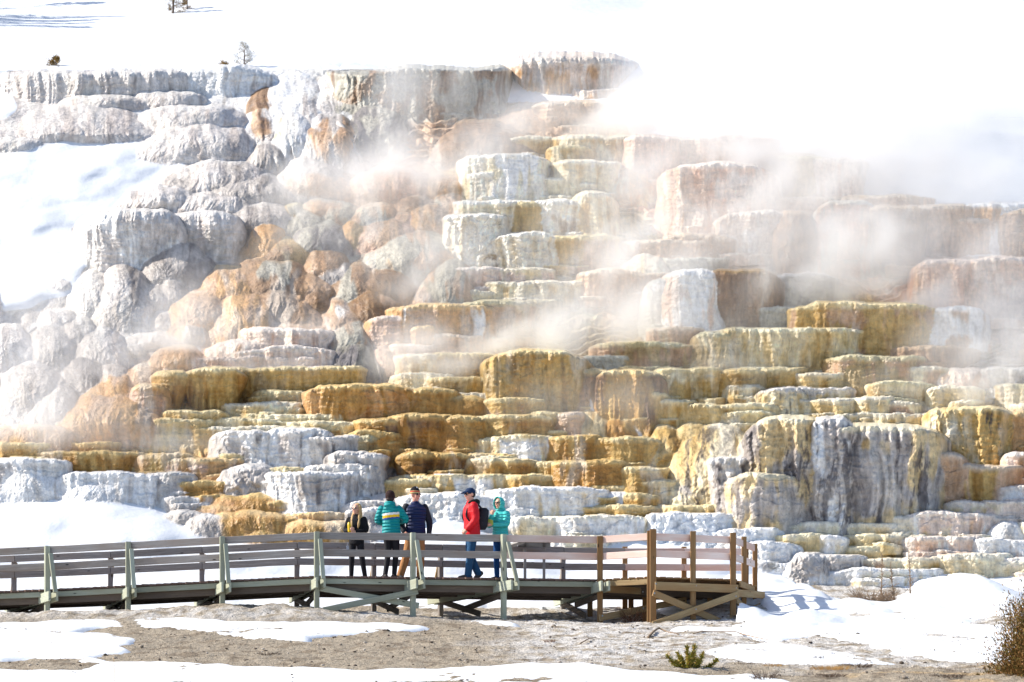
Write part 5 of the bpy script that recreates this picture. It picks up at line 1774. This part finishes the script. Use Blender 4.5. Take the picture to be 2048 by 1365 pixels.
scrub(1545, 1333, .40, .07, 'pale straw coloured grass patch behind the bare twiggy shrub', 45, M_straw, n=120, flat=1.0, name='dry_grass', cat='grass')
scrub(1665, 1338, .85, .08, 'wide golden dry grass patch at the lower right', 46, M_straw, n=240, flat=1.0, name='dry_grass', cat='grass')
scrub(1712, 1335, .55, .12, 'dark twiggy brush behind the golden grass at lower right', 47, n=110, flat=1.1)
scrub(1636, 1322, .14, .13, 'single small upright twig cluster above the golden grass', 48, n=22)
scrub(1660, 1352, .5, .09, 'grey brush in front of the golden grass patch', 49, n=90, flat=1.1)
scrub(1890, 1355, .6, .10, 'dark brush left of the large juniper bush', 50, n=120, flat=1.1)
scrub(1745, 1214, .85, .5, 'dense tangle of pale bare brush around the sapling stems', 51, M_twig2, n=200, flat=.9, Y=41.7, cr=.006)
scrub(1268, 1248, .55, .42, 'dry rusty weeds under the new viewing platform', 52, M_rust, n=90, flat=.5, Y=41.0)
scrub(690, 1320, .3, .05, 'small brown tuft in the middle of the bare gravel', 53, n=50, flat=1.3)
scrub(1100, 1283, .22, .06, 'small dark weed on the pale crust below the platform corner', 54, M_rust, n=50, flat=1.0)

def stick(pts, r, label, name='dead_branch', mat=None):
    g = MB(); P_ = [gpt(a, b, c) for a, b, c in pts]
    g.tube(P_, [r * q for q in np.linspace(1, .5, len(P_))], 7)
    tag(g.build(name, mat or M_twig2, None, True), label, 'branch')
stick([(1297, 1277, .02), (1308, 1268, .05), (1318, 1264, .07), (1335, 1268, .03), (1358, 1271, .02)], .024, 'bent grey driftwood branch lying before the platform corner')
stick([(1386, 1271, .03), (1405, 1269, .05), (1425, 1268, .04), (1470, 1269, .05), (1490, 1272, .02)], .012, 'thin dark branch on the snow edge before the platform')
stick([(1480, 1271, .03), (1515, 1278, .02), (1540, 1283, .02)], .011, 'short slanted branch where snow meets gravel right of the platform')
stick([(1160, 1290, .02), (1178, 1283, .05), (1192, 1279, .03)], .012, 'pale short stick on the crusted mud below the green end post')
stick([(1100, 1221, .05), (1130, 1232, .05), (1150, 1238, .03)], .014, 'pale stick in the shade under the boardwalk')
g = MB(); b_ = gpt(228, 1372); g.tube([b_, b_ + Vector((.004, 0, .2)), b_ + Vector((-.004, 0, .39))], [.005, .004, .0025], 5)
tag(g.build('dry_stalk', M_straw), 'single thin dry stalk rising from the snow at lower left', 'stalk')

def dead_log(a, b, r, label, seed, bend=0.1):
    rs = np.random.RandomState(seed)
    ya, yb_ = surf(*a) - r * 1.2, surf(*b) - r * 1.2
    p, q = V3(a[0], a[1], ya), V3(b[0], b[1], yb_)
    g = MB(); n = 10
    P_ = [p.lerp(q, k / n) + Vector((rs.normal() * .02, -bend * math.sin(math.pi * k / n), rs.normal() * .02)) for k in range(n + 1)]
    g.tube(P_, [r * (1 - .5 * k / n) * rs.uniform(.85, 1.1) for k in range(n + 1)], 9)
    m_ = P_[6]; g.tube([m_, m_ + Vector((.12, -.08, .16)), m_ + Vector((.2, -.1, .34))], [r * .45, r * .3, r * .12], 6)
    tag(g.build('dead_log', plain('bleached_wood', (188, 182, 178), .9, .2, bump=25), None, True), label, 'log')
dead_log((678, 248), (722, 322), .11, 'bleached dead tree trunk leaning in the dark cleft at upper left', 61, .25)
# ------------------------------------------------------------------ steam drifting off the hot pools
# column, row, half width, half height (photo pixels), strength, distance in front of the slope (m), depth half (m)
PUFFS = """
1345 205 85 50 0.55 0.5 2.5
1340 150 70 40 0.50 1.5 2.5
1480 170 140 75 0.61 0 3
1560 245 170 55 0.66 1 3
1680 300 120 40 0.50 1 2.5
1790 345 120 60 0.36 1 3
1930 350 160 60 0.39 1 3
1950 230 220 110 0.36 0 4
1700 180 200 80 0.55 0 4
1270 235 110 45 0.80 1 2
1120 250 120 26 0.70 1 1.5
940 300 90 40 0.50 1.2 1.5
800 240 45 110 0.55 1.2 1.5
880 185 80 60 0.40 1 1.5
760 330 60 45 0.60 1.2 1.5
830 350 140 26 0.48 1 1.5
660 365 90 30 0.70 1.2 1.5
600 415 90 22 0.30 1 1.2
720 400 110 40 0.28 1 1.5
850 470 100 60 0.15 1 1.5
640 480 80 40 0.17 1 1.5
880 560 70 60 0.63 1 1.5
800 600 60 26 0.20 1 1.2
1310 420 60 110 0.45 1.2 1.5
1400 420 90 70 0.45 1.5 1.5
1480 330 110 50 0.40 1.2 1.5
1560 370 60 50 0.45 1.2 1.5
1270 540 70 70 0.75 1.5 1.5
1330 520 100 40 0.57 1.5 1.5
1240 610 110 50 0.80 1.5 1.5
1130 655 130 34 0.86 1.5 1.5
1000 690 170 20 0.92 1.2 1.2
900 735 110 18 0.69 1 1
850 700 60 40 0.40 1 1.2
760 725 50 46 0.57 1.2 1.2
1290 660 90 40 0.52 1.2 1.5
1350 700 80 26 0.40 1 1.2
1550 500 80 50 0.28 1.5 1.5
1660 440 60 60 0.52 1.5 1.5
1700 520 90 60 0.86 1.8 1.5
1600 590 90 40 0.32 1.2 1.5
1760 580 130 34 1.03 1.5 1.5
1860 580 90 70 0.52 1.5 1.5
1800 480 60 60 0.46 1.5 1.5
1920 500 120 40 0.29 1.5 1.5
1930 640 80 60 0.52 1.5 1.5
1980 720 90 46 0.86 1.5 1.5
1960 785 90 30 1.03 1.2 1.2
1860 770 80 26 0.40 1.2 1.2
2030 610 50 120 0.69 1.5 1.5
1490 650 60 24 0.14 1 1.2
1480 740 100 14 0.40 1 1
370 640 60 70 0.50 1.2 1.2
330 690 70 40 0.43 1.2 1.2
440 660 60 30 0.25 1 1.2
600 660 110 16 0.46 1 1
560 735 180 14 0.46 1 .8
280 760 110 40 0.25 1 1.2
220 840 120 30 0.29 1 1
70 800 80 90 0.61 1.5 1.5
20 880 70 30 0.35 1 1
150 870 120 18 0.35 .8 .8
330 890 170 16 0.32 .8 .8
100 700 110 70 0.21 1.5 1.5
40 600 90 90 0.18 1.5 1.5
1250 800 70 60 0.18 1 1
1100 820 90 60 0.16 1 1
1700 990 120 30 0.25 1 .8
1480 180 20 20 0.11 0 1
560 120 140 40 0.45 -4 3
1480 400 330 130 0.30 1.5 2
1760 520 280 130 0.30 1.6 2
1250 520 170 130 0.22 1.5 1.5
760 480 160 120 0.06 1.3 1.5
1150 230 170 50 0.25 1 1.5
780 350 120 30 0.40 1.2 1.2
560 450 90 40 0.15 1.2 1.2
470 560 80 60 0.09 1.2 1.2
420 640 90 40 0.13 1.2 1.2
650 560 160 120 0.06 1.2 1.5
1450 310 120 40 0.30 1.5 1.5
1600 330 110 40 0.30 1.5 1.5
"""
def build_steam():
    vox = 0.26
    lo, hi = np.array([-21.0, 45.5, 3.4]), np.array([21.0, 82.0, 29.0])
    n = np.ceil((hi - lo) / vox).astype(int) + 1
    hi = lo + (n - 1) * vox
    ax = [lo[i] + np.arange(n[i]) * vox for i in range(3)]
    dens = np.zeros(n, np.float32)
    for ln in PUFFS.strip().splitlines():
        px, py, hw, hh, amp, df, dp = (float(v) for v in ln.split())
        Yc = float(D(py + hh * 0.6)) - df
        c = np.array(P(px, py, Yc)); r = np.array([hw / FPX * Yc, dp, hh / FPX * Yc]) * 1.25
        sl = []
        for i in range(3):
            a, b = np.searchsorted(ax[i], [c[i] - 2.2 * r[i], c[i] + 2.2 * r[i]]); sl.append(slice(a, b))
        if any(s.stop - s.start < 1 for s in sl): continue
        q = sum((((ax[i][sl[i]] - c[i]) / r[i]) ** 2).reshape([-1 if k == i else 1 for k in range(3)]) for i in range(3))
        dens[tuple(sl)] += amp * np.exp(-1.3 * q) * sst(4.6, 2.5, q)
    idx = np.nonzero(dens > 0.004)
    x, y, z = ax[0][idx[0]], ax[1][idx[1]], ax[2][idx[2]]
    # streamers leaning up and to the right
    u = (x * 0.82 + z * 0.57) / 2.6; v = (-x * 0.57 + z * 0.82) / 1.5; t = y / 2.2
    wu = 0.9 * fbm(u * 0.8, v * 0.8, t * 0.8 + 40, 2); wv = 0.9 * fbm(u * 0.8 + 9, v * 0.8, t * 0.8 + 60, 2)
    f = fbm(u + wu, v + wv, t, 4, g=0.55)
    dens[idx] *= np.clip(0.62 + 1.25 * f, 0.03, 2.2) ** 1.5
    dens[dens < 0.012] = 0
    me = bpy.data.meshes.new('steam')
    N_ = dens.size
    me.vertices.add(N_)
    a = me.attributes.new('dens', 'FLOAT', 'POINT')
    a.data.foreach_set('value', dens.transpose(2, 1, 0).ravel())        # x fastest
    o = bpy.data.objects.new('steam', me); COL.objects.link(o)
    tag(o, 'white steam drifting up and right across the terraces', 'steam', kind='stuff')
    m = bpy.data.materials.new('steam'); m.use_nodes = True
    nt = m.node_tree; nt.nodes.remove(nt.nodes['Principled BSDF'])
    pv = N(nt, 'ShaderNodeVolumePrincipled')
    pv.inputs['Color'].default_value = (0.95, 0.95, 0.95, 1)
    pv.inputs['Density'].default_value = 0.85
    pv.inputs['Anisotropy'].default_value = 0.1
    nt.links.new(pv.outputs[0], nt.nodes['Material Output'].inputs['Volume'])
    g = bpy.data.node_groups.new('steam', 'GeometryNodeTree')
    g.interface.new_socket('Geometry', in_out='INPUT', socket_type='NodeSocketGeometry')
    g.interface.new_socket('Geometry', in_out='OUTPUT', socket_type='NodeSocketGeometry')
    gi, go = g.nodes.new('NodeGroupInput'), g.nodes.new('NodeGroupOutput')
    na = g.nodes.new('GeometryNodeInputNamedAttribute'); na.data_type = 'FLOAT'; na.inputs['Name'].default_value = 'dens'
    si = g.nodes.new('GeometryNodeSampleIndex'); si.data_type = 'FLOAT'; si.domain = 'POINT'; si.clamp = True
    ps = g.nodes.new('GeometryNodeInputPosition')
    sx = g.nodes.new('ShaderNodeSeparateXYZ')
    L = g.links.new
    L(ps.outputs[0], sx.inputs[0])
    def mth(op, a, b):
        q = g.nodes.new('ShaderNodeMath'); q.operation = op
        for i, v in enumerate((a, b)):
            if v is None: continue
            if isinstance(v, (int, float)): q.inputs[i].default_value = v
            else: L(v, q.inputs[i])
        return q.outputs[0]
    ii = [mth('ROUND', mth('DIVIDE', mth('SUBTRACT', sx.outputs[i], float(lo[i])), vox), None) for i in range(3)]
    lin = mth('ADD', ii[0], mth('MULTIPLY', mth('ADD', ii[1], mth('MULTIPLY', ii[2], int(n[1]))), int(n[0])))
    L(gi.outputs[0], si.inputs['Geometry']); L(na.outputs[0], si.inputs['Value'])
    fi = g.nodes.new('FunctionNodeFloatToInt'); L(lin, fi.inputs[0]); L(fi.outputs[0], si.inputs['Index'])
    vc = g.nodes.new('GeometryNodeVolumeCube')
    L(si.outputs[0], vc.inputs['Density'])
    vc.inputs['Background'].default_value = 0
    vc.inputs['Min'].default_value = lo; vc.inputs['Max'].default_value = hi
    for i, k in enumerate('XYZ'): vc.inputs['Resolution ' + k].default_value = int(n[i])
    sm = g.nodes.new('GeometryNodeSetMaterial'); sm.inputs['Material'].default_value = m
    L(vc.outputs[0], sm.inputs['Geometry']); L(sm.outputs[0], go.inputs[0])
    md = o.modifiers.new('steam', 'NODES'); md.node_group = g
    me.materials.append(m)
    print('steam voxels', n, N_, 'active', len(idx[0]))
build_steam()
